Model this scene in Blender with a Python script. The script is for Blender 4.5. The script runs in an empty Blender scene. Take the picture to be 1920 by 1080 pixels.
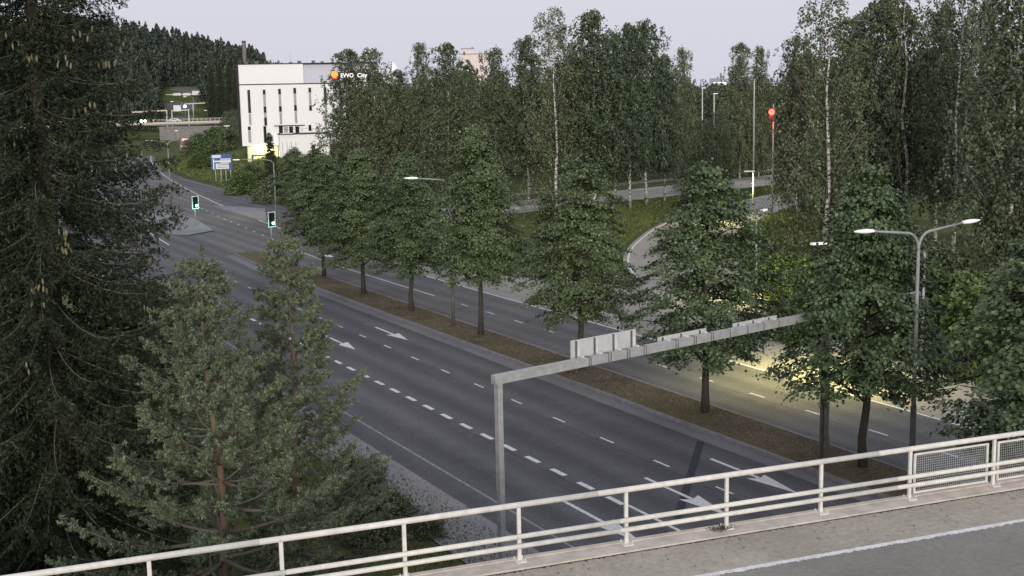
import bpy, math, random
import numpy as np
from mathutils import Vector, Matrix

SC = bpy.context.scene
COL = SC.collection
H = 14.0                      # camera height above the lower road
F = 2300.0                    # focal length in pixels of a 1920 wide frame
R = np.array([[0.8772631624588728, 0.09178147871240239, -0.47115337625663084],
              [-0.4795655328065543, 0.12536673771005985, -0.8685045082323424],
              [-0.02064566629157805, 0.9878559314198109, 0.1539948545311658]])
# ---------------------------------------------------------------- camera
cam_d = bpy.data.cameras.new('camera'); cam = bpy.data.objects.new('camera', cam_d); COL.objects.link(cam)
M4 = Matrix.Identity(4)
for i in range(3):
    for j in range(3): M4[i][j] = R[i][j]
M4.translation = Vector((0, 0, H))
cam.matrix_world = M4
cam_d.sensor_width = 36; cam_d.lens = 36 * F / 1920; cam_d.clip_start = 0.3; cam_d.clip_end = 9000
SC.camera = cam
# ---------------------------------------------------------------- sky and sun
SUN_EL, SUN_AZ = math.radians(13), math.radians(205)      # azimuth from +Y clockwise: behind the camera
W = bpy.data.worlds.new('World'); SC.world = W; W.use_nodes = True
nt = W.node_tree; nt.nodes.clear()
sky = nt.nodes.new('ShaderNodeTexSky'); sky.sky_type = 'NISHITA'; sky.sun_disc = False
sky.sun_elevation = SUN_EL; sky.sun_rotation = SUN_AZ; sky.air_density = 1.5; sky.dust_density = 3
bg1 = nt.nodes.new('ShaderNodeBackground'); bg1.inputs[1].default_value = 0.10
nt.links.new(sky.outputs[0], bg1.inputs[0])
bg2 = nt.nodes.new('ShaderNodeBackground'); bg2.inputs[0].default_value = (0.715, 0.725, 0.83, 1); bg2.inputs[1].default_value = 1.0
mx = nt.nodes.new('ShaderNodeMixShader'); mx.inputs[0].default_value = 0.9
out = nt.nodes.new('ShaderNodeOutputWorld')
nt.links.new(bg1.outputs[0], mx.inputs[1]); nt.links.new(bg2.outputs[0], mx.inputs[2]); nt.links.new(mx.outputs[0], out.inputs[0])
sd = bpy.data.lights.new('sun', 'SUN'); sd.energy = 2.2; sd.angle = math.radians(14); sd.color = (1, .93, .82)
so = bpy.data.objects.new('sun', sd); COL.objects.link(so)
sdir = Vector((math.sin(SUN_AZ) * math.cos(SUN_EL), math.cos(SUN_AZ) * math.cos(SUN_EL), math.sin(SUN_EL)))
so.rotation_euler = sdir.to_track_quat('Z', 'Y').to_euler()
vs = SC.view_settings; vs.view_transform = 'Standard'; vs.look = 'None'; vs.exposure = 0; vs.gamma = 1
SC.cycles.max_bounces = 5; SC.cycles.diffuse_bounces = 3; SC.cycles.glossy_bounces = 2; SC.cycles.transparent_max_bounces = 4

# ---------------------------------------------------------------- helpers
def ray(u, v): return R @ np.array([(u - 960) / F, -(v - 540) / F, -1.0])
def at(u, v, D): return np.array([0, 0, H]) + ray(u, v) * D          # world point at depth D
def gr(u, v, z=0.0):                                                # world point on level z
    r = ray(u, v); t = (z - H) / r[2]; return float(r[0] * t), float(r[1] * t)
def ox(Y):                                                          # sideways bend of the far road
    t = max(0.0, Y - 98.0); return .055 * t + .00035 * t * t if Y > 98 else 0.0

def tag(o, label=None, cat=None, group=None, kind=None):
    if label: o['label'] = label
    if cat: o['category'] = cat
    if group: o['group'] = group
    if kind: o['kind'] = kind
    return o
def thing(name, label, cat, loc=(0, 0, 0), rz=0, group=None, sc=1.0):
    o = bpy.data.objects.new(name, None); COL.objects.link(o); o.location = [float(q) for q in loc]
    o.rotation_euler = (0, 0, rz); o.scale = (sc, sc, sc) if not hasattr(sc, '__len__') else sc
    o.empty_display_size = .3
    return tag(o, label, cat, group)
def dup(root, loc, rz, label, group=None, sc=1.0):
    r = root.copy(); COL.objects.link(r); r.location = [float(q) for q in loc]; r.rotation_euler = (0, 0, rz)
    r.scale = (sc, sc, sc) if not hasattr(sc, '__len__') else sc
    r['label'] = label
    if group: r['group'] = group
    for ch in list(root.children):
        c = ch.copy(); COL.objects.link(c); c.parent = r
        for g in ch.children:
            d = g.copy(); COL.objects.link(d); d.parent = c
    return r

def mesh_np(name, V, Fq, mats, parent=None, smooth=False, mi=None):
    """V (n,3); Fq (m,k) with constant k"""
    me = bpy.data.meshes.new(name); n = len(V); m, k = Fq.shape
    me.vertices.add(n); me.vertices.foreach_set('co', np.asarray(V, np.float32).ravel())
    me.loops.add(m * k); me.loops.foreach_set('vertex_index', Fq.astype(np.int32).ravel())
    me.polygons.add(m); me.polygons.foreach_set('loop_start', np.arange(0, m * k, k, dtype=np.int32))
    try: me.polygons.foreach_set('loop_total', np.full(m, k, np.int32))
    except Exception: pass
    if mi is not None: me.polygons.foreach_set('material_index', mi.astype(np.int32))
    me.update(calc_edges=True)
    if smooth: me.polygons.foreach_set('use_smooth', np.ones(m, bool))
    for q in (mats if isinstance(mats, (list, tuple)) else [mats]): me.materials.append(q)
    o = bpy.data.objects.new(name, me); COL.objects.link(o)
    if parent: o.parent = parent
    return o

class MB:
    def __init__(s): s.v = []; s.f = []; s.sm = []; s.mi = []; s.cur = 0
    def add(s, vs_, fs, smooth=False):
        b = len(s.v); s.v += [tuple(float(c) for c in p) for p in vs_]
        for f in fs: s.f.append(tuple(b + i for i in f)); s.sm.append(smooth); s.mi.append(s.cur)
        return s
    def box(s, c, d, rz=0.0):
        cx, cy, cz = c; a, b, h = d[0] / 2, d[1] / 2, d[2] / 2; co, si = math.cos(rz), math.sin(rz)
        P = []
        for z in (-h, h):
            for x, y in ((-a, -b), (a, -b), (a, b), (-a, b)): P.append((cx + x * co - y * si, cy + x * si + y * co, cz + z))
        return s.add(P, [(3, 2, 1, 0), (4, 5, 6, 7), (0, 1, 5, 4), (1, 2, 6, 5), (2, 3, 7, 6), (3, 0, 4, 7)])
    def beam(s, p0, p1, w, h):
        p0, p1 = Vector(p0), Vector(p1); d = (p1 - p0).normalized()
        up = Vector((0, 0, 1)) if abs(d.z) < .95 else Vector((0, 1, 0))
        r = d.cross(up).normalized(); u = r.cross(d).normalized(); P = []
        for p in (p0, p1):
            for a, b in ((-1, -1), (1, -1), (1, 1), (-1, 1)): P.append(p + r * (a * w / 2) + u * (b * h / 2))
        return s.add(P, [(0, 1, 2, 3), (7, 6, 5, 4), (0, 4, 5, 1), (1, 5, 6, 2), (2, 6, 7, 3), (3, 7, 4, 0)])
    def path(s, pts, rad, n=8, smooth=True):
        pts = [Vector([float(c) for c in p]) for p in pts]
        if not hasattr(rad, '__len__'): rad = [rad] * len(pts)
        b = len(s.v); ref = None
        for i, p in enumerate(pts):
            d = (pts[min(i + 1, len(pts) - 1)] - pts[max(i - 1, 0)]).normalized()
            if ref is None: ref = Vector((1, 0, 0)) if abs(d.x) < .8 else Vector((0, 1, 0))
            a = (ref - d * ref.dot(d)).normalized(); c = d.cross(a); ref = a
            for k in range(n):
                t = 2 * math.pi * k / n; q = p + (a * math.cos(t) + c * math.sin(t)) * rad[i]; s.v.append(tuple(q))
        for i in range(len(pts) - 1):
            for k in range(n):
                s.f.append((b + i * n + k, b + i * n + (k + 1) % n, b + (i + 1) * n + (k + 1) % n, b + (i + 1) * n + k)); s.sm.append(smooth); s.mi.append(s.cur)
        s.f.append(tuple(b + k for k in reversed(range(n)))); s.sm.append(False); s.mi.append(s.cur)
        e = b + (len(pts) - 1) * n; s.f.append(tuple(e + k for k in range(n))); s.sm.append(False); s.mi.append(s.cur)
        return s
    def poly(s, pts, z0, z1=None):
        n = len(pts)
        if z1 is None: return s.add([(x, y, z0) for x, y in pts], [tuple(range(n))])
        return s.add([(x, y, z0) for x, y in pts] + [(x, y, z1) for x, y in pts],
                     [tuple(reversed(range(n))), tuple(range(n, 2 * n))] + [(i, (i + 1) % n, n + (i + 1) % n, n + i) for i in range(n)])
    def build(s, name, mat, parent=None):
        me = bpy.data.meshes.new(name); me.from_pydata(s.v, [], s.f); me.update()
        for q in (mat if isinstance(mat, (list, tuple)) else [mat]): me.materials.append(q)
        me.polygons.foreach_set('use_smooth', np.array(s.sm, bool)); me.polygons.foreach_set('material_index', np.array(s.mi, np.int32))
        o = bpy.data.objects.new(name, me); COL.objects.link(o)
        if parent: o.parent = parent
        return o

# ---------------------------------------------------------------- materials
def nodes(name):
    m = bpy.data.materials.new(name); m.use_nodes = True; t = m.node_tree; b = t.nodes['Principled BSDF']
    return m, t, b
def tex_noise(t, scale, detail=4, vec=None, stretch=None, rough=.6):
    n = t.nodes.new('ShaderNodeTexNoise'); n.inputs['Scale'].default_value = scale; n.inputs['Detail'].default_value = detail
    n.inputs['Roughness'].default_value = rough
    g = t.nodes.new('ShaderNodeNewGeometry') if vec is None else None
    src = g.outputs['Position'] if vec is None else vec
    if stretch:
        mp = t.nodes.new('ShaderNodeMapping'); mp.inputs['Scale'].default_value = stretch; t.links.new(src, mp.inputs[0]); src = mp.outputs[0]
    t.links.new(src, n.inputs['Vector']); return n.outputs['Fac']
def ramp(t, fac, stops):
    r = t.nodes.new('ShaderNodeValToRGB'); e = r.color_ramp.elements
    while len(e) > 1: e.remove(e[0])
    e[0].position = stops[0][0]; e[0].color = (*stops[0][1], 1)
    for p, c in stops[1:]:
        q = e.new(p); q.color = (*c, 1)
    t.links.new(fac, r.inputs[0]); return r.outputs[0]
def mixc(t, a, b, fac, mode='MIX'):
    m = t.nodes.new('ShaderNodeMix'); m.data_type = 'RGBA'; m.blend_type = mode
    for inp, val in ((m.inputs[6], a), (m.inputs[7], b)):
        if isinstance(val, tuple): inp.default_value = (*val, 1)
        else: t.links.new(val, inp)
    if isinstance(fac, (int, float)): m.inputs[0].default_value = fac
    else: t.links.new(fac, m.inputs[0])
    return m.outputs[2]
def bump(t, b, fac, strength, dist=.02):
    n = t.nodes.new('ShaderNodeBump'); n.inputs['Strength'].default_value = strength; n.inputs['Distance'].default_value = dist
    t.links.new(fac, n.inputs['Height']); t.links.new(n.outputs[0], b.inputs['Normal'])
GRIMY = {'railing_paint': 9.0, 'concrete': 2.6, 'galvanised_steel': 2.2, 'sign_back_aluminium': 1.6, 'kerb_stone': 1.2, 'road_paint': 4.0, 'worn_road_paint': 5.0}
def simple(name, c1, c2=None, scale=3.0, rough=.7, metal=0.0, bmp=0.0, stretch=None, spec=.3):
    m, t, b = nodes(name); b.inputs['Roughness'].default_value = rough; b.inputs['Metallic'].default_value = metal
    b.inputs['Specular IOR Level'].default_value = spec
    if c2 is None: c2 = tuple(c * .8 for c in c1)
    tc = t.nodes.new('ShaderNodeTexCoord')
    f = tex_noise(t, scale, 5, vec=tc.outputs['Object'], stretch=stretch)
    col = ramp(t, f, [(.35, c1), (.65, c2)])
    if name in GRIMY:
        f2 = tex_noise(t, GRIMY[name], 6, rough=.75); col = mixc(t, col, ramp(t, f2, [(.46, (1, 1, 1)), (.60, (.93, .91, .88)), (.74, (.76, .71, .64))]), 1.0, 'MULTIPLY')
    t.links.new(col, b.inputs['Base Color'])
    if bmp: bump(t, b, f, bmp)
    return m
def emit(name, c, s, base=(.8, .8, .8)):
    m, t, b = nodes(name); b.inputs['Base Color'].default_value = (*base, 1)
    b.inputs['Emission Color'].default_value = (*c, 1); b.inputs['Emission Strength'].default_value = s; return m
def asphalt(name, dark, light, track=None, spec=.25, grain=.35):
    m, t, b = nodes(name); b.inputs['Roughness'].default_value = .88; b.inputs['Specular IOR Level'].default_value = spec
    big = tex_noise(t, .25, 5, stretch=(1.6, .25, 1)); fine = tex_noise(t, 9, 4, rough=.8); mid = tex_noise(t, 1.1, 4)
    c = ramp(t, big, [(.35, dark), (.65, light)])
    if track:
        per, x0, amt = track                                  # wheel tracks along the road, worn by traffic
        g = t.nodes.new('ShaderNodeNewGeometry'); sx = t.nodes.new('ShaderNodeSeparateXYZ'); t.links.new(g.outputs['Position'], sx.inputs[0])
        w = t.nodes.new('ShaderNodeMath'); w.operation = 'MULTIPLY_ADD'; t.links.new(sx.outputs[0], w.inputs[0]); w.inputs[1].default_value = 2 * math.pi / per; w.inputs[2].default_value = -2 * math.pi * x0 / per
        a = t.nodes.new('ShaderNodeMath'); a.operation = 'ADD'; t.links.new(w.outputs[0], a.inputs[0])
        ml = t.nodes.new('ShaderNodeMath'); ml.operation = 'MULTIPLY'; t.links.new(mid, ml.inputs[0]); ml.inputs[1].default_value = 1.4; t.links.new(ml.outputs[0], a.inputs[1])
        s_ = t.nodes.new('ShaderNodeMath'); s_.operation = 'COSINE'; t.links.new(a.outputs[0], s_.inputs[0])
        s2 = t.nodes.new('ShaderNodeMath'); s2.operation = 'MULTIPLY_ADD'; t.links.new(s_.outputs[0], s2.inputs[0]); s2.inputs[1].default_value = .5; s2.inputs[2].default_value = .5
        k = ramp(t, s2.outputs[0], [(0, (1, 1, 1)), (1, (1 + amt,) * 3)]); c = mixc(t, c, k, 1.0, 'MULTIPLY')
    fg = ramp(t, fine, [(.3, (1 - grain,) * 3), (.7, (1 + grain,) * 3)]); c = mixc(t, c, fg, 1.0, 'MULTIPLY')
    pt = ramp(t, mid, [(.45, (.92, .92, .92)), (.7, (1.06, 1.06, 1.06))]); c = mixc(t, c, pt, 1.0, 'MULTIPLY')
    t.links.new(c, b.inputs['Base Color']); bump(t, b, fine, .35, .01); return m
def leaf(name, a, c, rough=.55, spec=.35, trans=.0):
    m, t, b = nodes(name); b.inputs['Roughness'].default_value = rough; b.inputs['Specular IOR Level'].default_value = spec
    g = t.nodes.new('ShaderNodeNewGeometry')
    tc = t.nodes.new('ShaderNodeTexCoord'); n = tex_noise(t, .55, 3, vec=tc.outputs['Object'])
    oi = t.nodes.new('ShaderNodeObjectInfo')
    k = ramp(t, g.outputs['Random Per Island'], [(0, a), (.75, c), (1, tuple(min(1, q * 1.55) for q in c))])
    v = ramp(t, n, [(.35, (.78, .78, .78)), (.65, (1.18, 1.18, 1.18))]); k = mixc(t, k, v, 1.0, 'MULTIPLY')
    v2 = ramp(t, oi.outputs['Random'], [(0, (.88, .92, .9)), (1, (1.12, 1.08, 1.0))]); k = mixc(t, k, v2, 1.0, 'MULTIPLY')
    t.links.new(k, b.inputs['Base Color']); return m

M = {}
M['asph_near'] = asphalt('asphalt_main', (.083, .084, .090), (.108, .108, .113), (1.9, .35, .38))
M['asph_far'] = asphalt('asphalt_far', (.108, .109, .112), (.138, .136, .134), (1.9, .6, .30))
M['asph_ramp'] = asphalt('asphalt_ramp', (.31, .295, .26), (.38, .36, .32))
M['asph_bridge'] = asphalt('asphalt_bridge', (.22, .214, .19), (.265, .255, .225), grain=.16)  # warm lamp light on the deck is painted into this beige
M['asph_dust_lamplit'] = asphalt('asphalt_dusty_lamplit', (.34, .315, .26), (.42, .385, .32), grain=.22)  # dust tone, with the warm lamp light put into the colour too
M['gutter'] = asphalt('gutter_dust', (.17, .17, .185), (.22, .215, .22), grain=.3)
M['patch'] = asphalt('asphalt_patch', (.045, .048, .058), (.055, .058, .066))
M['gravel'] = asphalt('shoulder_gravel', (.20, .195, .20), (.26, .255, .26), grain=.22)
M['island'] = asphalt('island_paving', (.21, .21, .23), (.27, .27, .285), grain=.25)
M['paint'] = simple('road_paint', (.80, .80, .80), (.62, .62, .62), 6, .7)
M['paint_worn'] = simple('worn_road_paint', (.36, .36, .36), (.20, .20, .21), 3, .8)
M['kerb'] = simple('kerb_stone', (.24, .24, .25), (.17, .17, .18), 4, .85, bmp=.2)
M['kerb_dark'] = simple('kerb_stone_dark', (.10, .10, .11), (.07, .07, .08), 4, .85)
M['concrete'] = simple('concrete', (.66, .585, .51), (.46, .435, .38), 2.2, .85, bmp=.15)
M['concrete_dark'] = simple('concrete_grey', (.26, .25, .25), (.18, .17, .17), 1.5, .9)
M['rail'] = simple('railing_paint', (.74, .73, .69), (.63, .62, .58), 5, .45, spec=.4)
M['galv'] = simple('galvanised_steel', (.46, .47, .48), (.36, .37, .38), 4, .55, metal=.15, spec=.4)
M['bracket'] = simple('bracket_paint', (.66, .66, .67), (.58, .58, .59), 4, .5)
M['galv_dark'] = simple('weathered_steel', (.16, .15, .14), (.10, .095, .09), 4, .6, metal=.2)
M['lamp_grey'] = simple('lamp_pole_paint', (.36, .37, .37), (.27, .28, .28), 3, .55, metal=.2)
M['lamp_white'] = emit('lamp_head_lit', (1, .98, .94), .35)
M['sign_back'] = simple('sign_back_aluminium', (.60, .61, .62), (.52, .53, .54), 3, .6, metal=.1)
M['white_wall'] = simple('white_render', (.86, .86, .88), (.82, .82, .84), .15, .8)
M['wall_lilac'] = simple('pale_panel', (.60, .60, .70), (.56, .56, .66), .2, .8)
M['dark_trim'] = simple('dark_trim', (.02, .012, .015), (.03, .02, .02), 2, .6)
M['glass'] = simple('dark_window_glass', (.010, .010, .012), (.02, .02, .022), 2, .15, spec=.6)
M['panel_grey'] = simple('window_blind_panel', (.30, .30, .31), (.40, .40, .41), 2, .7)
M['plinth'] = simple('plinth_stone', (.62, .62, .55), (.5, .5, .42), .6, .85)
M['black'] = simple('black_housing', (.012, .014, .013), (.02, .022, .02), 3, .5)
M['blue'] = simple('sign_blue', (.03, .10, .32), (.035, .11, .36), 1, .5)
M['signwhite'] = simple('sign_white', (.72, .73, .76), (.66, .67, .70), 1, .5)
M['textgrey'] = simple('sign_text', (.12, .13, .16), (.16, .17, .2), 2, .6)
M['brown'] = simple('sign_brown_red', (.20, .09, .08), (.26, .14, .13), 2, .6)
M['pink'] = simple('pink_render', (.74, .64, .64), (.70, .60, .60), .1, .85)
M['brick'] = simple('chimney_brick', (.16, .14, .14), (.22, .20, .20), .6, .9)
M['roof_grey'] = simple('roof_sheet', (.22, .24, .28), (.30, .32, .36), .3, .6)
M['green_lit'] = emit('signal_green', (.35, 1.0, .72), 9, (0, .1, .05))
M['red_lit'] = emit('signal_red', (1, .12, .08), 3.0, (.25, .0, .0))
M['head_lit'] = emit('headlamp', (1, .95, .8), 30)
M['lit_white'] = emit('lit_letters', (1, .98, .9), 1.2, (.1, .1, .1))
M['lit_orange'] = emit('lit_orange', (1, .42, .05), 1.0, (.2, .1, 0))
M['lit_red'] = emit('lit_red', (1, .06, .03), .8, (.2, 0, 0))
M['lit_window'] = emit('lit_windows', (1, .97, .88), 1.6)
M['bark_dark'] = simple('linden_bark', (.045, .04, .036), (.075, .068, .06), 14, .9, bmp=.5, stretch=(1, 1, .25))
M['bark_spruce'] = simple('spruce_bark', (.07, .055, .045), (.11, .09, .075), 14, .9, bmp=.5, stretch=(1, 1, .3))
M['bark_pine'] = simple('pine_bark', (.14, .095, .068), (.22, .15, .105), 9, .9, bmp=.5, stretch=(1, 1, .35))
M['twig_pine'] = simple('pine_branch_bark', (.13, .115, .095), (.19, .165, .135), 9, .9)
M['twig_spruce'] = simple('spruce_branch_bark', (.11, .11, .09), (.17, .17, .13), 9, .9)
M['cone'] = simple('spruce_cone', (.15, .14, .075), (.23, .21, .12), 22, .7)
def birch_bark():
    m, t, b = nodes('birch_bark'); b.inputs['Roughness'].default_value = .8
    tc = t.nodes.new('ShaderNodeTexCoord')
    f = tex_noise(t, 2.2, 4, vec=tc.outputs['Object'], stretch=(1.2, 1.2, 2.6), rough=.75)
    t.links.new(ramp(t, f, [(.42, (.035, .03, .028)), (.50, (.52, .50, .46)), (.62, (.74, .72, .68))]), b.inputs['Base Color']); return m
M['bark_birch'] = birch_bark()
M['limb_birch'] = simple('birch_limb_bark', (.20, .18, .15), (.30, .28, .24), 6, .8)
M['leaf_linden'] = leaf('linden_leaves', (.045, .070, .032), (.105, .145, .068))
M['leaf_birch'] = leaf('birch_leaves', (.062, .082, .044), (.125, .150, .085))
M['leaf_birch_dark'] = leaf('dark_birch_leaves', (.048, .072, .042), (.100, .130, .076))
M['leaf_bush'] = leaf('bush_leaves', (.050, .090, .028), (.115, .165, .058))
M['leaf_spruce'] = leaf('spruce_needles', (.018, .026, .017), (.044, .056, .032), rough=.7, spec=.2)
M['leaf_pine'] = leaf('pine_needles', (.070, .096, .060), (.160, .195, .125), rough=.6, spec=.2)
M['leaf_far'] = leaf('far_forest_needles', (.030, .042, .038), (.058, .074, .064), rough=.8, spec=.1)
M['leaf_wood'] = leaf('far_wood_leaves', (.045, .064, .044), (.085, .110, .072), rough=.8, spec=.1)
M['weed'] = leaf('verge_grass', (.060, .085, .030), (.130, .160, .060), rough=.8, spec=.1)
M['litter'] = leaf('leaf_litter', (.09, .07, .04), (.22, .18, .12), rough=.9, spec=.1)
def ground_mat():
    m, t, b = nodes('ground_grass'); b.inputs['Roughness'].default_value = .95; b.inputs['Specular IOR Level'].default_value = .1
    n1 = tex_noise(t, .09, 5); n2 = tex_noise(t, 2.5, 5, rough=.8)
    c = ramp(t, n1, [(.35, (.060, .078, .026)), (.5, (.085, .105, .035)), (.68, (.125, .125, .055))])
    k = ramp(t, n2, [(.3, (.6, .62, .6)), (.7, (1.3, 1.3, 1.25))]); c = mixc(t, c, k, 1.0, 'MULTIPLY')
    t.links.new(c, b.inputs['Base Color']); bump(t, b, n2, .8, .15); return m
M['ground'] = ground_mat()
def soil_mat():
    m, t, b = nodes('median_soil'); b.inputs['Roughness'].default_value = .95; b.inputs['Specular IOR Level'].default_value = .1
    n1 = tex_noise(t, .5, 5); n2 = tex_noise(t, 9, 5, rough=.85)
    c = ramp(t, n1, [(.38, (.115, .094, .066)), (.52, (.150, .126, .088)), (.66, (.130, .130, .076))])
    k = ramp(t, n2, [(.3, (.45, .45, .45)), (.7, (1.6, 1.55, 1.5))]); c = mixc(t, c, k, 1.0, 'MULTIPLY')
    t.links.new(c, b.inputs['Base Color']); bump(t, b, n2, 1.0, .05); return m
M['soil'] = soil_mat()

# ---------------------------------------------------------------- terrain
def sm(x): x = np.clip(x, 0, 1); return x * x * (3 - 2 * x)
def hgt(x, y):
    x = np.asarray(x, float); y = np.asarray(y, float)
    h = np.full(np.broadcast(x, y).shape, -.05)
    kerb = 56 + .09 * np.maximum(0, y - 190) + .0007 * np.maximum(0, y - 190) ** 2
    h = h + 3.3 * sm((x - kerb - 1) / 13) * sm((y - 165) / 45) * (1 - sm((y - 420) / 60))         # bank up to the white building
    h = h + 5.4 * sm((14.2 - x) / 9) * sm((31 - y) / 12)                                          # embankment at the bridge end
    h = h + 5.4 * sm((x - 52) / 10) * sm((25 - y) / 8) * (y < 60)
    h = h + 62 * np.exp(-(((x + 90) / 190) ** 2 + ((y - 830) / 190) ** 2))                        # wooded hill, far left
    h = h + 34 * np.exp(-(((x - 150) / 110) ** 2 + ((y - 800) / 140) ** 2))
    h = h + 22 * sm((np.hypot(x, y) - 900) / 900)
    h = h + 16 * np.exp(-(((x - 330) / 200) ** 2 + ((y - 720) / 160) ** 2))
    return h
def axis(lo, hi, mid0, mid1, step, n):
    a = np.arange(mid0, mid1 + .1, step); l = mid0 - np.geomspace(step, mid0 - lo, n)[::-1]; r = mid1 + np.geomspace(step, hi - mid1, n); return np.concatenate([l, a, r])
gx = axis(-4200, 4800, -10, 150, 2.0, 45); gy = axis(-400, 6500, 0, 270, 2.5, 60)
GX, GY = np.meshgrid(gx, gy); GZ = hgt(GX, GY)
nx, ny = len(gx), len(gy); idx = np.arange(nx * ny).reshape(ny, nx)
Fq = np.stack([idx[:-1, :-1], idx[:-1, 1:], idx[1:, 1:], idx[1:, :-1]], -1).reshape(-1, 4)
g = mesh_np('ground', np.stack([GX, GY, GZ], -1).reshape(-1, 3), Fq, M['ground'], smooth=True); tag(g, kind='structure')

def strip(name, Ys, xl, xr, z, mat, bent=True, kind='structure'):
    V = []; n = len(Ys)
    for Y in Ys:
        o = ox(Y) if bent else 0
        V += [(xl(Y) + o, Y, z), (xr(Y) + o, Y, z)]
    Fq = np.array([(2 * i, 2 * i + 1, 2 * i + 3, 2 * i + 2) for i in range(n - 1)])
    o = mesh_np(name, np.array(V), Fq, mat); return tag(o, kind=kind)
Yall = [-60, 0, 20, 40, 60, 80, 98] + list(range(104, 620, 6))
K = lambda c: (lambda Y: c)
strip('main_road', Yall, K(18.0), K(30.62), 0.0, M['asph_near'])
strip('far_carriageway', [y for y in Yall if y <= 110] + [113], K(33.4), K(40.35), 0.0, M['asph_far'])
strip('junction_road', [112.6] + [y for y in Yall if y > 112.7], K(30.6), K(41.2), 0.002, M['asph_far'])
strip('road_shoulder', [y for y in Yall if y < 300], K(15.6), K(18.05), -.006, M['gravel'])
strip('gutter', [y for y in Yall if y <= 104] + [112], K(29.75), K(30.55), .004, M['gutter'])
# ramp leaving to the right and road behind it
def polyroad(name, L, Rr, z, mat):
    n = len(L); V = []
    for a, b in zip(L, Rr): V += [(a[0], a[1], z), (b[0], b[1], z)]
    o = mesh_np(name, np.array(V), np.array([(2 * i, 2 * i + 1, 2 * i + 3, 2 * i + 2) for i in range(n - 1)]), mat); return tag(o, kind='structure')
RL = [(40.3, -60), (40.3, 20), (40.3, 40), (40.3, 60), (44.5, 65), (50.2, 73), (55.8, 83.5), (62.2, 92.6), (69.3, 100.7), (75.5, 107), (81.8, 112.2), (93, 120.2), (105.1, 127.4), (114.1, 132.1), (135, 140), (170, 151), (240, 170)]
RR = [(46.6, -60), (46.6, 20), (46.8, 40), (49.5, 55), (52.0, 60), (57.5, 69), (63.5, 78), (70, 87.0), (77.5, 95.8), (82.5, 101), (88.5, 105.6), (98.5, 113), (109, 119.6), (118, 124.5), (139, 132.5), (173, 143), (243, 162)]
def crom(P, k=5):
    P = [np.array(p, float) for p in P]; P = [2 * P[0] - P[1]] + P + [2 * P[-1] - P[-2]]; o = []
    for i in range(1, len(P) - 2):
        for j in range(k):
            t = j / k; o.append(tuple(.5 * (2 * P[i] + (P[i + 1] - P[i - 1]) * t + (2 * P[i - 1] - 5 * P[i] + 4 * P[i + 1] - P[i + 2]) * t * t + (3 * P[i] - P[i - 1] - 3 * P[i + 1] + P[i + 2]) * t ** 3)))
    return o + [tuple(P[-2])]
RL, RR = crom(RL), crom(RR)
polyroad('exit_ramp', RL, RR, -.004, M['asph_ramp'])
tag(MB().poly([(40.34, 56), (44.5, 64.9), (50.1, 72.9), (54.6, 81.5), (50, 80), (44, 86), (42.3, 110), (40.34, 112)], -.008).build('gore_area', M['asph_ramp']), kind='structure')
tag(MB().poly([(41.1 + ox(125), 125), (45.5, 134), (50, 150), (54, 172), (54.7, 195), (57, 235), (60.5, 262), (40.9 + ox(262), 262), (41.1 + ox(200), 200), (41.1 + ox(160), 160)], -.004).build('side_lane', M['asph_near']), kind='structure')
def artY(x): return 136.2 + .27 * (x - 90.6)
ax_ = [62, 76, 90, 110, 140, 180, 240, 330]
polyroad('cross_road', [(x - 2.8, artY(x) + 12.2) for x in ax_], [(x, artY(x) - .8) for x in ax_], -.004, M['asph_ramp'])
# median and kerbs
YM = [y for y in Yall if y <= 104] + [111]
def bar(name, y0, y1, x0, x1, z1, mat): 
    ys = np.linspace(y0, y1, max(2, int((y1 - y0) / 8))); m = MB()
    for a, b in zip(ys[:-1], ys[1:]):
        m.add([(x0 + ox(a), a, -.1), (x1 + ox(a), a, -.1), (x1 + ox(b), b, -.1), (x0 + ox(b), b, -.1), (x0 + ox(a), a, z1), (x1 + ox(a), a, z1), (x1 + ox(b), b, z1), (x0 + ox(b), b, z1)],
              [(4, 5, 6, 7), (0, 1, 5, 4), (2, 3, 7, 6), (1, 2, 6, 5), (3, 0, 4, 7)])
    return tag(m.build(name, mat), kind='structure')
bar('kerb', -60, 112, 30.56, 30.74, .13, M['kerb']); bar('kerb', -60, 112, 33.32, 33.5, .13, M['kerb'])
# median strip with a gently domed soil surface
V = []; ys = np.arange(-60, 112.1, 1.0); xs = np.linspace(30.74, 33.32, 9); rng = np.random.default_rng(5)
for Y in ys:
    for k, x in enumerate(xs):
        V.append((x + ox(Y), Y, .10 + .07 * math.sin(math.pi * k / 8) + (rng.uniform(-.02, .02) if 0 < k < 8 else 0)))
idx = np.arange(len(ys) * 9).reshape(-1, 9)
tag(mesh_np('median_strip', np.array(V), np.stack([idx[:-1, :-1], idx[:-1, 1:], idx[1:, 1:], idx[1:, :-1]], -1).reshape(-1, 4), M['soil'], smooth=True), kind='structure')
# traffic island in the junction (left) and the pale triangular island (right)
IS = [(30.6, 133.0), (32.1, 131.4), (35.5, 134.2), (37.4, 149.5), (37.2, 165), (33.5, 165), (31.5, 148)]
o = MB().poly(IS, -.05, .13).build('traffic_island', M['island']); tag(o, kind='structure')
m = MB()
for i in range(4): m.beam((*IS[i], .05), (*IS[i + 1], .05), .12, .15)
tag(m.build('kerb', M['kerb_dark']), kind='structure')
tri = [gr(*p) for p in ((398, 386), (440, 388), (497, 392), (500, 414), (484, 413), (455, 404))]
tag(MB().poly(tri, -.05, .09).build('traffic_island', M['island']), kind='structure')

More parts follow.
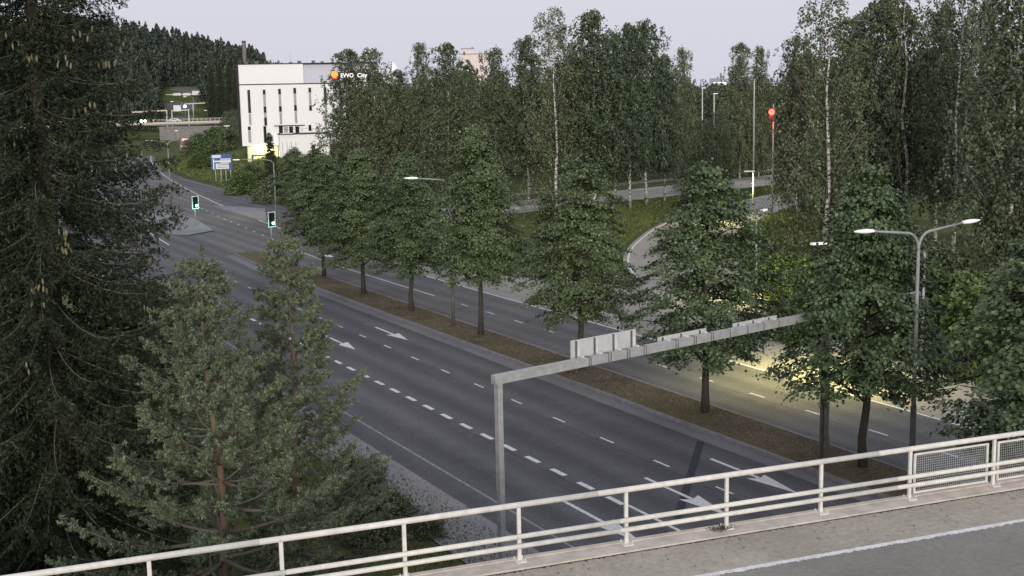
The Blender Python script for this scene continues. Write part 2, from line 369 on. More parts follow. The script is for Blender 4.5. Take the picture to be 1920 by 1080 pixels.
# painted markings
mk = MB()
def seg(x, y0, y1, w=.12, z=.008):
    n = max(1, int((y1 - y0) / 6)) if y1 > 98 else 1
    for i in range(n):
        a = y0 + (y1 - y0) * i / n; b = y0 + (y1 - y0) * (i + 1) / n
        mk.add([(x - w / 2 + ox(a), a, z), (x + w / 2 + ox(a), a, z), (x + w / 2 + ox(b), b, z), (x - w / 2 + ox(b), b, z)], [(0, 1, 2, 3)])
for k in range(29): seg(22.65, 38.9 - 1.0 + 1.94 * k - 3.88, 38.9 + 1.94 * k - 3.88, .22)
seg(22.75, 29.0, 33.9, .14)
for k in range(20): seg(26.55, 32.9 + 3.83 * k, 33.9 + 3.83 * k, .10)
for k in range(15): seg(36.55, 20.1 + 3.83 * k, 21.15 + 3.83 * k, .11)
seg(36.55, 79, 118, .12)
for k in range(16): seg(36.9, 122 + 4.2 * k, 123.2 + 4.2 * k, .12)
seg(40.2, -10, 262, .16); seg(40.2, 262, 480, .16)
seg(26.55, 124, 480, .12)
seg(31.6, 200, 480, .12)
# arrows pointing at the camera
def arrow(x, y, L=5.0, z=.009):
    mk.add([(x - .08, y + L, z), (x + .08, y + L, z), (x + .08, y + 2.15, z), (x - .08, y + 2.15, z)], [(3, 2, 1, 0)])
    mk.add([(x - .42, y + 2.35, z), (x, y + 2.1, z), (x + .42, y + 2.35, z), (x, y, z)], [(0, 3, 1), (1, 3, 2)])
arrow(28.3, 65.1); arrow(24.7, 64.3); arrow(28.5, 31.7); arrow(25.0, 31.1); arrow(21.1, 30.6); arrow(38.3, 104, 4)
tag(mk.build('road_markings', M['paint']), kind='structure')
mk = MB(); seg(19.05, -10, 220, .10)
def pline(P, w, z, m):
    for (x0, y0), (x1, y1) in zip(P[:-1], P[1:]):
        d = math.hypot(x1 - x0, y1 - y0); a, b = -(y1 - y0) / d * w / 2, (x1 - x0) / d * w / 2
        m.add([(x0 - a, y0 - b, z), (x1 - a, y1 - b, z), (x1 + a, y1 + b, z), (x0 + a, y0 + b, z)], [(0, 1, 2, 3)])
tag(mk.build('worn_road_markings', M['paint_worn']), kind='structure')
mk2 = MB()
pline([(x + .35, y - .25) for x, y in RL[26:]], .16, .004, mk2)
pline([(x, artY(x) + .2) for x in ax_], .2, .004, mk2); pline([(x, artY(x) + 11) for x in ax_], .2, .004, mk2)
for k in range(40): x = 60 + k * 5.5; pline([(x, artY(x) + 5.6), (x + 3, artY(x + 3) + 5.6)], .16, .004, mk2)
tag(mk2.build('road_markings', M['paint']), kind='structure')
mk3 = MB(); pline([gr(*p) for p in ((1440, 667), (1377, 637), (1300, 607), (1226, 585))], .10, .003, mk3)
pline([(x - 1.0, y) for x, y in RR[5:26]], .12, .003, mk3)
pline([(53.6, 176), (54, 195), (56.5, 235)], .3, .003, mk3)
tag(mk3.build('kerb_line', M['kerb']), kind='structure')
pm = MB(); pline([(23.4, 31.9), (25.2, 33.9), (29.7, 38.9)], .30, .0035, pm)
for xs_ in (22.35, 26.25, 30.0, 36.2):
    for y0 in range(12, 110, 7):
        if (y0 * 7 + int(xs_)) % 5: pline([(xs_ + .02 * math.sin(y0), y0), (xs_ + .02 * math.sin(y0 + 7), y0 + 6.6)], .035, .0033, pm)
tag(pm.build('asphalt_patch', M['patch']), kind='structure')

# ---------------------------------------------------------------- bridge in the foreground
BD = Vector((.98978283, -.1425831, 0)); BN = Vector((.1425831, .98978283, 0)); B0 = Vector((13.9, 17.45, 0)); BZ = 5.95
def bp(s, n, z): p = B0 + BD * s + BN * n; return (p.x, p.y, z)
BR = math.atan2(BD.y, BD.x)
def bbox(m, s0, s1, n0, n1, z0, z1):
    P = [bp(s, n, z) for z in (z0, z1) for s, n in ((s0, n0), (s1, n0), (s1, n1), (s0, n1))]
    m.add(P, [(3, 2, 1, 0), (4, 5, 6, 7), (0, 1, 5, 4), (1, 2, 6, 5), (2, 3, 7, 6), (3, 0, 4, 7)])
br = thing('road_bridge', 'concrete road bridge in the foreground, its dusty lamplight-tinted asphalt and pale edge at bottom right', 'bridge', bp(4, -5, 0))
def under(o, par):
    o.parent = par; o.matrix_parent_inverse = Matrix.Translation(-par.location); return o
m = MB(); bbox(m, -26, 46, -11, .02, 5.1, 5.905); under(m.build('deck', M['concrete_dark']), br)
m = MB(); bbox(m, -26, 46, .06, .18, 5.45, BZ + .015); bbox(m, -26, 46, -.33, .058, 5.908, BZ); under(m.build('edge_beam', M['concrete']), br)
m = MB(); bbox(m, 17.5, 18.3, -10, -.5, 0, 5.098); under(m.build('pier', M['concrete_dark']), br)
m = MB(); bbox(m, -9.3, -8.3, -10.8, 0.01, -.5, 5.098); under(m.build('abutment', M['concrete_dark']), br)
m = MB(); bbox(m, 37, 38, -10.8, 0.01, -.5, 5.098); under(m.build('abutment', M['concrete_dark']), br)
# asphalt surface: dusty shoulder and lane with lamp light in their colour, ragged dark joint at the edge beam, line with a ragged edge
m = MB(); m.add([bp(-26, -1.78, 5.913), bp(46, -1.78, 5.913), bp(46, -.335, 5.913), bp(-26, -.335, 5.913)], [(0, 1, 2, 3)]); tag(m.build('bridge_shoulder', M['asph_dust_lamplit']), kind='structure')
m = MB(); m.add([bp(-26, -11, 5.913), bp(46, -11, 5.913), bp(46, -1.78, 5.913), bp(-26, -1.78, 5.913)], [(0, 1, 2, 3)]); tag(m.build('bridge_road', M['asph_bridge']), kind='structure')
rr = random.Random(3); m = MB(); N = 2600
L = [bp(-26 + 72 * i / N, -1.72 - .02 * rr.random(), 5.918) for i in range(N + 1)]; L2 = [bp(-26 + 72 * i / N, -1.84 - .06 * rr.random(), 5.918) for i in range(N + 1)]
m.add(L + L2, [(i, N + 1 + i, N + 2 + i, i + 1) for i in range(N)]); tag(m.build('bridge_edge_line', M['paint']), kind='structure')
m = MB(); L = [bp(-26 + 72 * i / N, -.334, 5.919) for i in range(N + 1)]; L2 = [bp(-26 + 72 * i / N, -.355 - .06 * rr.random() ** 3, 5.919) for i in range(N + 1)]
m.add(L + L2, [(i, N + 1 + i, N + 2 + i, i + 1) for i in range(N)]); tag(m.build('joint_dirt', M['patch']), kind='structure')
# pebbles and bits on the shoulder
rng = np.random.default_rng(11)
m = MB()
for k in range(130):
    s, n = rng.uniform(-6, 12), -.40 - 1.3 * rng.random() ** 2; r = rng.uniform(.006, .018); p = bp(s, n, 5.918 + r * .5)
    m.box(p, (r * 2, r * 1.6, r * 1.4), rng.uniform(0, 3))
tag(tag(m.build('grit', simple('grit_stone', (.30, .28, .25), (.10, .09, .08), 30, .9)), 'scattered grit and small stones on the dusty lamplight-tinted bridge shoulder', 'grit'), kind='stuff')
# railing
rl = thing('bridge_railing', 'pale painted pipe railing along the edge of the foreground bridge', 'railing', bp(0, 0, BZ))
def tubeS(m, n, z, r, s0=-26, s1=46, k=12): m.path([bp(s0, n, z), bp(s1, n, z)], r, k)
joints = [-26, -14.6, -8.6, -2.6, 3.4, 9.4, 15.4, 27, 46]
m = MB()
for a, b in zip(joints[:-1], joints[1:]): tubeS(m, 0, BZ + 1.02, .052, a, b - .012)
tubeS(m, 0, BZ + 1.02, .046); under(m.build('top_rail', M['rail']), rl)
for zz in (.475, .30):
    m = MB()
    for a, b in zip(joints[:-1], joints[1:]): tubeS(m, -.085, BZ + zz, .044, a + .4, b + .385)
    tubeS(m, -.085, BZ + zz, .040); under(m.build('guide_pipe', M['rail']), rl)
posts = [-12 * 2.07 + k * 2.07 for k in range(12)] + [k * 2.07 for k in range(0, 19)]
for s in posts:
    s += .02; m = MB()
    P0, P1 = bp(s, 0, BZ + .015), bp(s, 0, BZ + .875)
    c = bp(s, 0, BZ + .50); m.box(c, (.065, .045, .97), BR)
    for zz in (.475, .30): m.box(bp(s, -.04, BZ + zz), (.05, .05, .05), BR)
    po = under(m.build('post', M['rail']), rl)
    m = MB(); m.box(bp(s, -.02, BZ + .012), (.19, .22, .02), BR)
    for a in (-.075, .075):
        for b in (-.11, .07): m.path([bp(s + a, b, BZ + .02), bp(s + a, b, BZ + .075)], .010, 6)
    q = m.build('base_plate', M['rail']); q.parent = po
for k in range(2, 9):           # mesh safety panels over the far carriageway
    s0, s1 = k * 2.07 + .14, (k + 1) * 2.07 - .10; m = MB()
    for z in (.10, .88): m.beam(bp(s0, .035, BZ + z), bp(s1, .035, BZ + z), .03, .035)
    for s in (s0 + .02, s1 - .02): m.beam(bp(s, .035, BZ + .10), bp(s, .035, BZ + .88), .045, .03)
    fr = under(m.build('mesh_frame', M['rail']), rl)
    m = MB(); n = int((s1 - s0) / .05)
    for i in range(1, n): s = s0 + (s1 - s0) * i / n; m.beam(bp(s, .035, BZ + .11), bp(s, .035, BZ + .87), .006, .006)
    for j in range(1, 16): z = .10 + .78 * j / 16; m.beam(bp(s0, .037, BZ + z), bp(s1, .037, BZ + z), .006, .006)
    q = m.build('wire_mesh', M['galv']); q.parent = fr
# weeds caught at one post foot
m = MB(); rr = random.Random(8)
for k in range(90):
    s, n = rr.gauss(-.12, .13), rr.gauss(-.05, .06); a = rr.uniform(0, 6.28); l = rr.uniform(.03, .09)
    p = Vector(bp(s, n, BZ + .02)); d = Vector((math.cos(a) * l, math.sin(a) * l, rr.uniform(.01, .07))); q = Vector((-d.y, d.x, 0)) * .25
    m.add([p - q, p + q, p + d], [(0, 1, 2)])
tag(m.build('dry_weeds', simple('dry_moss', (.05, .055, .03), (.09, .08, .05), 20, .9)), 'small clump of dark moss and weeds at the foot of a bridge railing post', 'weeds')

# ---------------------------------------------------------------- gantry over the road
GA, GB = Vector((16.45, 31.3, 0)), Vector((31.75, 34.0, 0)); gd = (GB - GA).normalized(); gn = Vector((-gd.y, gd.x, 0))
ga = thing('road_gantry', 'grey steel gantry beam spanning the near carriageway, seen from behind its signs', 'gantry', GA)
GZ_ = 5.78; grz = math.atan2(gd.y, gd.x)
m = MB(); m.box(GA + Vector((0, 0, 2.82)), (.18, .18, 5.64), grz); p = under(m.build('post', M['galv']), ga)
m = MB(); m.box(GA + Vector((0, 0, .02)), (.5, .5, .04), grz); q = m.build('base_plate', M['galv']); q.parent = p
m = MB()
for sgn in (-.1, .1): m.box(GB + gn * sgn + Vector((0, 0, 2.8)), (.24, .025, 5.6), grz)
m.box(GB + Vector((0, 0, 2.8)), (.02, .17, 5.6), grz); under(m.build('post', M['galv_dark']), ga)
m = MB(); m.beam(GA - gd * .18 + Vector((0, 0, GZ_)), GA + gd * 21.5 + Vector((0, 0, GZ_)), .22, .27); bmo = under(m.build('beam', M['galv']), ga)
def sidx(u):                                   # distance along the beam that falls at picture column u
    best = min(np.arange(-1, 22, .02), key=lambda s: abs(prj(GA + gd * float(s) + Vector((0, 0, 5.9)))[0] - u)); return float(best)
def prj(p):
    c = R.T @ (np.array(p, float) - [0, 0, H]); return 960 + F * c[0] / -c[2], 540 - F * c[1] / -c[2]
straps = [sidx(u) for u in (1100, 1104, 1137, 1141, 1172, 1176, 1203, 1207, 1263, 1267, 1297, 1301, 1329, 1333, 1365, 1398, 1428, 1456)]
for s in straps:
    m = MB(); m.box(GA + gd * s + Vector((0, 0, GZ_)), (.03, .24, .29), grz); q = m.build('strap', M['galv_dark']); q.parent = bmo
def gsign(u0, u1, zt, zb, ub, label):
    s0, s1 = sidx(u0), sidx(u1); c = GA + gd * ((s0 + s1) / 2) + gn * .30
    t = thing('overhead_sign', label, 'sign', (c.x, c.y, zb), 0, 'signs on the gantry, seen from behind')
    m = MB(); m.box(c + Vector((0, 0, (zt + zb) / 2)), (s1 - s0, .035, zt - zb), grz); under(m.build('panel', M['sign_back']), t)
    for u in ub:
        s = sidx(u); m = MB(); b = GA + gd * s + gn * .245; m.box(b + Vector((0, 0, (zt + zb) / 2 - .01)), (.08, .08, zt - zb - .04), grz)
        m.beam(GA + gd * s + Vector((0, 0, GZ_ + .16)), GA + gd * s + gn * .22 + Vector((0, 0, GZ_ + .16)), .07, .045); under(m.build('bracket', M['bracket']), t)
        m = MB(); m.box(b - gd * .065 + gn * .02 + Vector((0, 0, (zt + zb) / 2)), (.045, .05, zt - zb - .03), grz); under(m.build('bracket_shadow', M['galv_dark']), t)  # dark strip beside the bracket, modelled in place of its shadow
gsign(1082, 1204, 6.44, 5.62, (1094, 1128, 1164, 1197), 'large pale sign back with four brackets, standing tallest on the gantry beam')
gsign(1245, 1336, 6.02, 5.55, (1256, 1290, 1325), 'low middle sign back on the gantry beam, right of the tall one')
gsign(1386, 1468, 5.99, 5.55, (1397, 1425, 1455), 'low sign back at the right end of the gantry beam by the tree crown')
pc = thing('steel_pole', 'plain grey steel pole in the median just behind the right gantry post', 'pole', (33.1, 35.3, 0))
m = MB(); m.path([(0, 0, 0), (0, 0, 5.4)], .10, 12); m.build('shaft', M['lamp_grey'], pc)
m = MB(); m.path([(0, 0, 0), (0, 0, .5)], .15, 12); m.build('sleeve', M['galv_dark'], pc)

# ---------------------------------------------------------------- street lamps
def double_lamp(h=8.4, arm=2.9):
    t = thing('street_lamp', 'x', 'street lamp', (0, 0, 0))
    m = MB(); m.path([(0, 0, 2.9), (0, 0, h)], [.085, .055], 12); m.build('pole', M['lamp_grey'], t)
    m = MB(); m.path([(0, 0, 0), (0, 0, 2.9)], .105, 12); m.build('pole_base', M['galv_dark'], t)
    for sgn in (-1, 1):
        pts = [(0, 0, h - .1)] + [(sgn * (.55 - .55 * math.cos(a)), 0, h + .62 * math.sin(a)) for a in np.linspace(.15, 1.45, 7)] + [(sgn * (arm - .75), 0, h + .80)]
        m = MB(); m.path(pts, [.05] * 8 + [.032], 8); a = m.build('arm', M['lamp_grey'], t)
        m = MB(); n = 9; x0 = arm - .8
        pr = [(0, .05, .045), (.12, .10, .06), (.35, .15, .075), (.6, .13, .06), (.85, .05, .025)]
        V = []; 
        for dx, w, hh in pr:
            for k in range(8): an = 2 * math.pi * k / 8; V.append((sgn * (x0 + dx), w * math.cos(an), h + .81 + dx * .04 + hh * math.sin(an)))
        m.add(V, [(i * 8 + k, i * 8 + (k + 1) % 8, (i + 1) * 8 + (k + 1) % 8, (i + 1) * 8 + k) for i in range(len(pr) - 1) for k in range(8)] + [tuple(range(8)), tuple(range(32, 40))], True)
        hd = m.build('lamp_head', M['lamp_white'], a)
    return t
GL = 'double-armed lamps in the median'
l0 = double_lamp(); l0.location = (32.15, 30.0, .12); l0['label'] = 'tall double-armed street lamp nearest the bridge, in front of the right-hand trees'; l0['group'] = GL
dup(l0, (32.2, 67, .12), 0, 'double-armed street lamp in the middle of the tree row', GL)
dup(l0, (39.0, 168.5, 0), .12, 'double-armed street lamp far down the road beside the green traffic light', GL)
def single_lamp(h=5.6):
    t = thing('path_lamp', 'x', 'street lamp', (0, 0, 0))
    m = MB(); m.path([(0, 0, 0), (0, 0, h)], [.085, .06], 10); m.build('pole', M['lamp_white_paint'], t)
    m = MB(); m.box((-.42, 0, h - .02), (1.1, .22, .10)); m.build('lamp_head', M['lamp_white'], t); return t
YEL = (1.0, .87, .32)
M['lamp_white_paint'] = simple('pale_lamp_pole', (.62, .62, .58), (.5, .5, .47), 3, .5)
l2 = single_lamp(); l2.location = (85.9, 103.5, 0); l2['label'] = 'pale lamp post with a short flat head beside the curve of the exit ramp'; l2['group'] = 'flat headed lamp posts'
l2.rotation_euler = (0, 0, -.5)
for q_, pw in ((l2, 3000),):
    ld = bpy.data.lights.new('lamp_light', 'SPOT'); ld.energy = pw; ld.color = YEL; ld.spot_size = math.radians(150); ld.spot_blend = .6; ld.shadow_soft_size = .15
    lo = bpy.data.objects.new('lamp_light', ld); COL.objects.link(lo); lo.parent = q_; lo.location = (-.5, 0, 5.45)
dup(l2, (138.4, 172.3, 0), -.5, 'pale lamp post with a short flat head behind the road beyond the ramp', 'flat headed lamp posts')
tall = thing('flag_pole', 'tall thin white pole rising in front of the far birches, above the ramp lamp', 'pole', (at(1414, 190, 150)[0], at(1414, 190, 150)[1], 0))
m = MB(); m.path([(0, 0, 0), (0, 0, 15.4)], [.13, .07], 10); m.build('shaft', M['lamp_white_paint'], tall); m = MB(); m.path([(0, 0, 15.4), (0, 0, 15.55)], .1, 8); m.build('cap', M['lamp_grey'], tall)
def lit_lamp(x, y, h, armx, army, power, col, label):
    t = thing('street_lamp', label, 'street lamp', (x, y, float(hgt(x, y)) + .0), 0, 'single-armed lit lamps')
    m = MB(); m.path([(0, 0, 0), (0, 0, h - .5)], [.09, .06], 10); m.build('pole', M['lamp_grey'], t)
    m = MB(); m.path([(0, 0, h - .55), (armx * .08, army * .08, h - .2), (armx * .3, army * .3, h), (armx * .85, army * .85, h + .02)], .045, 8); m.build('arm', M['lamp_grey'], t)
    d = Vector((armx, army, 0)).normalized(); m = MB(); m.beam(Vector((armx, army, h)) * 1 - d * .45, Vector((armx, army, h)) + d * .35, .26, .1); m.build('lamp_head', M['lamp_white'], t)
    ld = bpy.data.lights.new('lamp_light', 'SPOT'); ld.energy = power; ld.color = col; ld.spot_size = math.radians(128); ld.spot_blend = 1; ld.shadow_soft_size = .15
    lo = bpy.data.objects.new('lamp_light', ld); COL.objects.link(lo); lo.parent = t; lo.location = (armx, army, h - .12)
    return t
YEL = (1.0, .87, .32)
lit_lamp(47.6, 44.0, 6.7, -6.3, .9, 6200, YEL, 'lit street lamp half hidden in the tree crowns right of the far carriageway')
lit_lamp(52.6, 63.0, 6.2, 1.5, 1.0, 4200, YEL, 'lit lamp behind the trees above the bright lawn by the ramp')
c = at(507, 190, 150); lit_lamp(c[0], c[1], 7.1, -4.1, 2.0, 500, (1.0, .92, .35), 'lit lamp with a long arm on the slope before the white building')

# ---------------------------------------------------------------- traffic signals
def signal(x, y, label, zb=2.3, plate=True, lit='green', h=3.3, grp='traffic signals'):
    t = thing('traffic_signal', label, 'traffic light', (x, y, 0), .48, grp)
    m = MB(); m.path([(0, 0, 0), (0, 0, h)], .06, 8); m.build('pole', M['lamp_grey'], t)
    if plate:
        m = MB(); m.box((0, -.14, zb + .55), (.95, .03, 1.5)); m.build('backing_board', M['black'], t)
        m = MB()
        for a in (-.45, .45): m.box((a, -.158, zb + .55), (.09, .01, 1.5))
        for b in (-.7, .7): m.box((0, -.158, zb + .55 + b), (.81, .01, .09))
        m.build('white_border', M['signwhite'], t)
    m = MB(); m.box((0, -.24, zb + .55), (.34, .18, 1.05)); hs = m.build('housing', M['black'], t)
    for k, z in enumerate((.88, .55, .22)):
        m = MB(); on = (lit == 'green' and k == 2) or (lit == 'red' and k == 0)
        m.path([(0, -.33, zb + z), (0, -.345, zb + z)], .13 if not on else .17, 14); q = m.build('lens', M['black'] if not on else M[lit + '_lit'], hs)
        m = MB(); m.path([(0, -.33, zb + z + .15), (0, -.50, zb + z + .15)], .02, 6); m.add([(-.15, -.331, zb + z + .07), (.15, -.331, zb + z + .07), (.13, -.5, zb + z + .12), (-.13, -.5, zb + z + .12), (-.1, -.331, zb + z + .17), (.1, -.331, zb + z + .17), (.09, -.5, zb + z + .18), (-.09, -.5, zb + z + .18)], [(4, 5, 6, 7), (0, 4, 7, 3), (1, 2, 6, 5)]); m.build('visor', M['black'], hs)
    return t
sg = [signal(*at(353, 190, 138)[:2], 'green traffic light on the island at the left, beside the far lamp post'),
      signal(*at(496, 190, 116)[:2], 'green traffic light with white-edged board at the left edge of the tree row')]
for s, w in zip(sg, (60, 25)):
    ld = bpy.data.lights.new('signal_glow', 'POINT'); ld.energy = w; ld.color = (.2, 1, .6); ld.shadow_soft_size = .12
    lo = bpy.data.objects.new('signal_glow', ld); COL.objects.link(lo); lo.parent = s; lo.location = (0, -.75, 2.5)
c = at(1447, 210, 121)
rs = thing('traffic_signal', 'red traffic light glowing on a tall mast among the birches at the right', 'traffic light', (c[0], c[1], 0), -.4, 'traffic signals')
m = MB(); m.path([(.25, .25, 0), (.25, .25, c[2] + .8)], .08, 8); m.build('pole', M['lamp_grey'], rs)
m = MB(); m.box((0, .12, c[2] - .25), (.5, .16, 1.2)); m.build('housing', M['black'], rs)
m = MB(); m.path([(0, .03, c[2]), (0, -.02, c[2])], .30, 14); m.build('lens', M['red_lit'], rs)
ld = bpy.data.lights.new('signal_glow', 'POINT'); ld.energy = 380; ld.color = (1, .06, .04); ld.shadow_soft_size = .2
lo = bpy.data.objects.new('signal_glow', ld); COL.objects.link(lo); lo.parent = rs; lo.location = (0, -.6, c[2] - .1)


# ================================================================ trees
def unit(v): return v / (np.linalg.norm(v, axis=-1, keepdims=True) + 1e-9)
def leafmesh(name, C, N, T, l, w, mat, parent):
    """diamond leaves at C with normal N and long axis near T"""
    N = unit(N); T = unit(T - N * (T * N).sum(-1, keepdims=True)); B = np.cross(N, T); n = len(C)
    l = np.broadcast_to(np.asarray(l, float), (n,))[:, None]; w = np.broadcast_to(np.asarray(w, float), (n,))[:, None]
    V = np.stack([C - T * l, C + B * w + N * w * .25, C + T * l, C - B * w + N * w * .25], 1).reshape(-1, 3)
    return mesh_np(name, V, np.arange(4 * n).reshape(n, 4), mat, parent)
def limb_mesh(m, limbs, n=5):
    for p, r in limbs: m.path(p, r, n)

def linden(seed, Hh, Rr, base=2.7, lean=0.0, dens=1.0):
    rng = np.random.default_rng(seed); t = thing('linden_tree', 'x', 'tree')
    crook = rng.uniform(-.12, .12, (6, 2))
    tp = [(crook[i][0] * (i > 0) + lean * i * .1, crook[i][1] * (i > 0), z) for i, z in enumerate((0, 1.1, 2.2, base + 1.2, Hh * .6, Hh * .93))]
    m = MB(); m.path(tp, [.20, .155, .14, .12, .07, .02], 10)
    ang0 = rng.uniform(0, 6.28)
    for k in range(26):
        z = base - .2 + (Hh * .86 - base) * (k / 26) ** 1.0; a = ang0 + k * 2.4; f = (z - base) / (Hh - base)
        L = Rr * (.85 * (1 - f) + .15); p0 = np.array([0, 0, z]); p1 = p0 + [math.cos(a) * L * .55, math.sin(a) * L * .55, L * .32]; p2 = p0 + [math.cos(a) * L, math.sin(a) * L, L * .40]
        m.path([p0, p1, p2], [.05 * (1 - f) + .015, .03 * (1 - f) + .01, .008], 5)
    m.build('trunk', M['bark_dark'], t)
    nC = int(560 * dens * (Rr / 3.1) ** 2 * Hh / 10.5); ph = rng.uniform(0, 6.28, 6)
    tt = rng.beta(1.15, 1.45, nC); an = rng.uniform(0, 2 * math.pi, nC)
    prof = np.minimum(1, .62 + 1.9 * tt) * (1 - tt) ** .62 * 1.06
    lump = 1 + .17 * np.sin(3 * an + ph[0] + 5 * tt) + .13 * np.sin(5 * an + ph[1] - 9 * tt) + .11 * np.sin(2 * an + ph[2] + 14 * tt)
    rad = Rr * prof * lump * (1 - .75 * rng.random(nC) ** 2.2) + .08
    cz = base + (Hh - base) * tt + rng.normal(0, .12, nC); hole = (np.sin(4 * an + ph[3] + 8 * tt) + np.sin(7 * an + ph[4] - 13 * tt)) > 1.55
    keep = ~hole; rad, cz, an = rad[keep], cz[keep], an[keep]; nC = len(an)
    outd = np.stack([np.cos(an), np.sin(an), 0 * an], -1); C0 = outd * rad[:, None]; C0[:, 2] = cz
    k = 62; side = np.stack([-np.sin(an), np.cos(an), 0 * an], -1); tilt = rng.uniform(.15, .5, nC)
    ax = outd * np.cos(tilt)[:, None]; ax[:, 2] = -np.sin(tilt)
    u = rng.normal(0, .27, (nC, k, 1)); v = rng.normal(0, .24, (nC, k, 1)); w = rng.normal(0, .055, (nC, k, 1))
    up = np.array([0, 0, 1.0]); P = (C0[:, None] + ax[:, None] * u + side[:, None] * v + up * w).reshape(-1, 3)
    Nn = (up * .8 + outd[:, None] * .55 + rng.normal(0, .38, (nC, k, 3))).reshape(-1, 3); T = (ax[:, None] + rng.normal(0, .5, (nC, k, 3))).reshape(-1, 3)
    s = rng.uniform(.042, .078, len(P)); leafmesh('crown', P, Nn, T, s * 1.15, s, M['leaf_linden'], t)
    return t

def birch(seed, Hh, Rr, zc=2.5, lean=(0, 0), fork=False, mat='leaf_birch', n=1150, whisk=1.0, limbs=18):
    rng = np.random.default_rng(seed); t = thing('birch_tree', 'x', 'tree')
    wob = rng.normal(0, .13, (7, 2)); zs = np.linspace(0, Hh * .97, 7)
    def tr(z):
        f = z / Hh; i = np.clip(f / .97 * 6, 0, 5.999); a = int(i); b = wob[a] * (1 - i + a) + wob[a + 1] * (i - a)
        return np.array([lean[0] * f + b[0] * min(1, f * 4), lean[1] * f + b[1] * min(1, f * 4), z])
    r0 = .0085 * Hh
    m = MB(); m.path([tr(z) for z in zs], [r0 * (1 - .93 * z / Hh) + .006 for z in zs], 8)
    if fork: m.path([tr(Hh * .35), tr(Hh * .35) + [.35, 0, Hh * .07], tr(Hh * .5) + [.75, .1, 0], tr(Hh * .9) + [1.2, .1, 0]], [r0 * .5, r0 * .5, r0 * .4, .02], 7)
    tk = m.build('trunk', M['bark_birch'], t)
    m = MB(); a0 = rng.uniform(0, 6.28)
    for k in range(limbs):
        f = .16 + .72 * k / limbs; a = a0 + k * 2.4; L = Hh * (.26 * (1 - f) + .05); p = tr(Hh * f)
        d = np.array([math.cos(a), math.sin(a), 0]); sp = min(1, Rr * 1.0 / (L * .62))
        m.path([p, p + d * L * .25 * sp + [0, 0, L * .35], p + d * L * .62 * sp + [0, 0, L * .9]], [r0 * .30 * (1 - f) + .012, r0 * .18 * (1 - f) + .008, .006], 5)
    m.build('limbs', M['limb_birch'], t)
    npl = 34; fz = np.concatenate([np.linspace(.0, .93, npl - 3), [.95, .975, .99]]); pa = a0 + np.arange(npl) * 2.4 + rng.normal(0, .4, npl)
    prof = np.minimum(1, .72 + 1.2 * fz) * (1 - fz ** 2.0) ** .72 + .03
    prd = Rr * prof * rng.uniform(.25, .72, npl); wgt = (prof + .22) ** 1.3 * rng.uniform(.5, 1.3, npl); wgt /= wgt.sum()
    idx_ = rng.choice(npl, n, p=wgt); sg_ = (Rr * (.16 + .24 * prof))[idx_]
    bx_ = prd[idx_] * np.cos(pa[idx_]) + rng.normal(0, 1, n) * sg_; by_ = prd[idx_] * np.sin(pa[idx_]) + rng.normal(0, 1, n) * sg_
    cz = zc + (Hh - zc) * fz[idx_] + rng.normal(0, 1, n) * (.25 + .75 * prof[idx_]); cz = np.minimum(cz, Hh - .05 - 1.2 * np.hypot(bx_, by_) * .5); tt = fz[idx_]
    base = np.stack([bx_ + lean[0] * cz / Hh, by_ + lean[1] * cz / Hh, cz], -1)
    k = 22; Ls = rng.uniform(.5, 2.0, n) * whisk * (1 - .35 * tt); q = rng.random((n, k)) ** .9
    P = base[:, None] + 0.0; P = np.repeat(P, k, 1); drift = rng.normal(0, .12, (n, 1, 3)); drift[..., 2] = 0
    P = P + drift * q[..., None] * 2; P[..., 2] -= q * Ls[:, None]; P = P + rng.normal(0, .13, P.shape) * [1, 1, .6]
    P = P[P[..., 2] > .25]
    if n <= 900:                     # an opening in the crown that shows the trunk
        ph_ = np.arctan2(P[:, 1] - lean[1] * P[:, 2] / Hh, P[:, 0] - lean[0] * P[:, 2] / Hh) + math.pi / 2
        lat = np.abs(P[:, 0] - lean[0] * P[:, 2] / Hh); P = P[~((np.abs((ph_ + math.pi) % (2 * math.pi) - math.pi) < 1.4) & (lat < .42) & (rng.random(len(P)) < .88))]
    nn = len(P)
    Nn = rng.normal(0, 1, (nn, 3)) + [0, -.25, .35]; T = rng.normal(0, .5, (nn, 3)) + [0, 0, -1.2]
    s = rng.uniform(.055, .10, nn) * (1.15 if n > 1000 else 1); leafmesh('crown', P, Nn, T, s * 1.35, s * .85, M[mat], t)
    return t

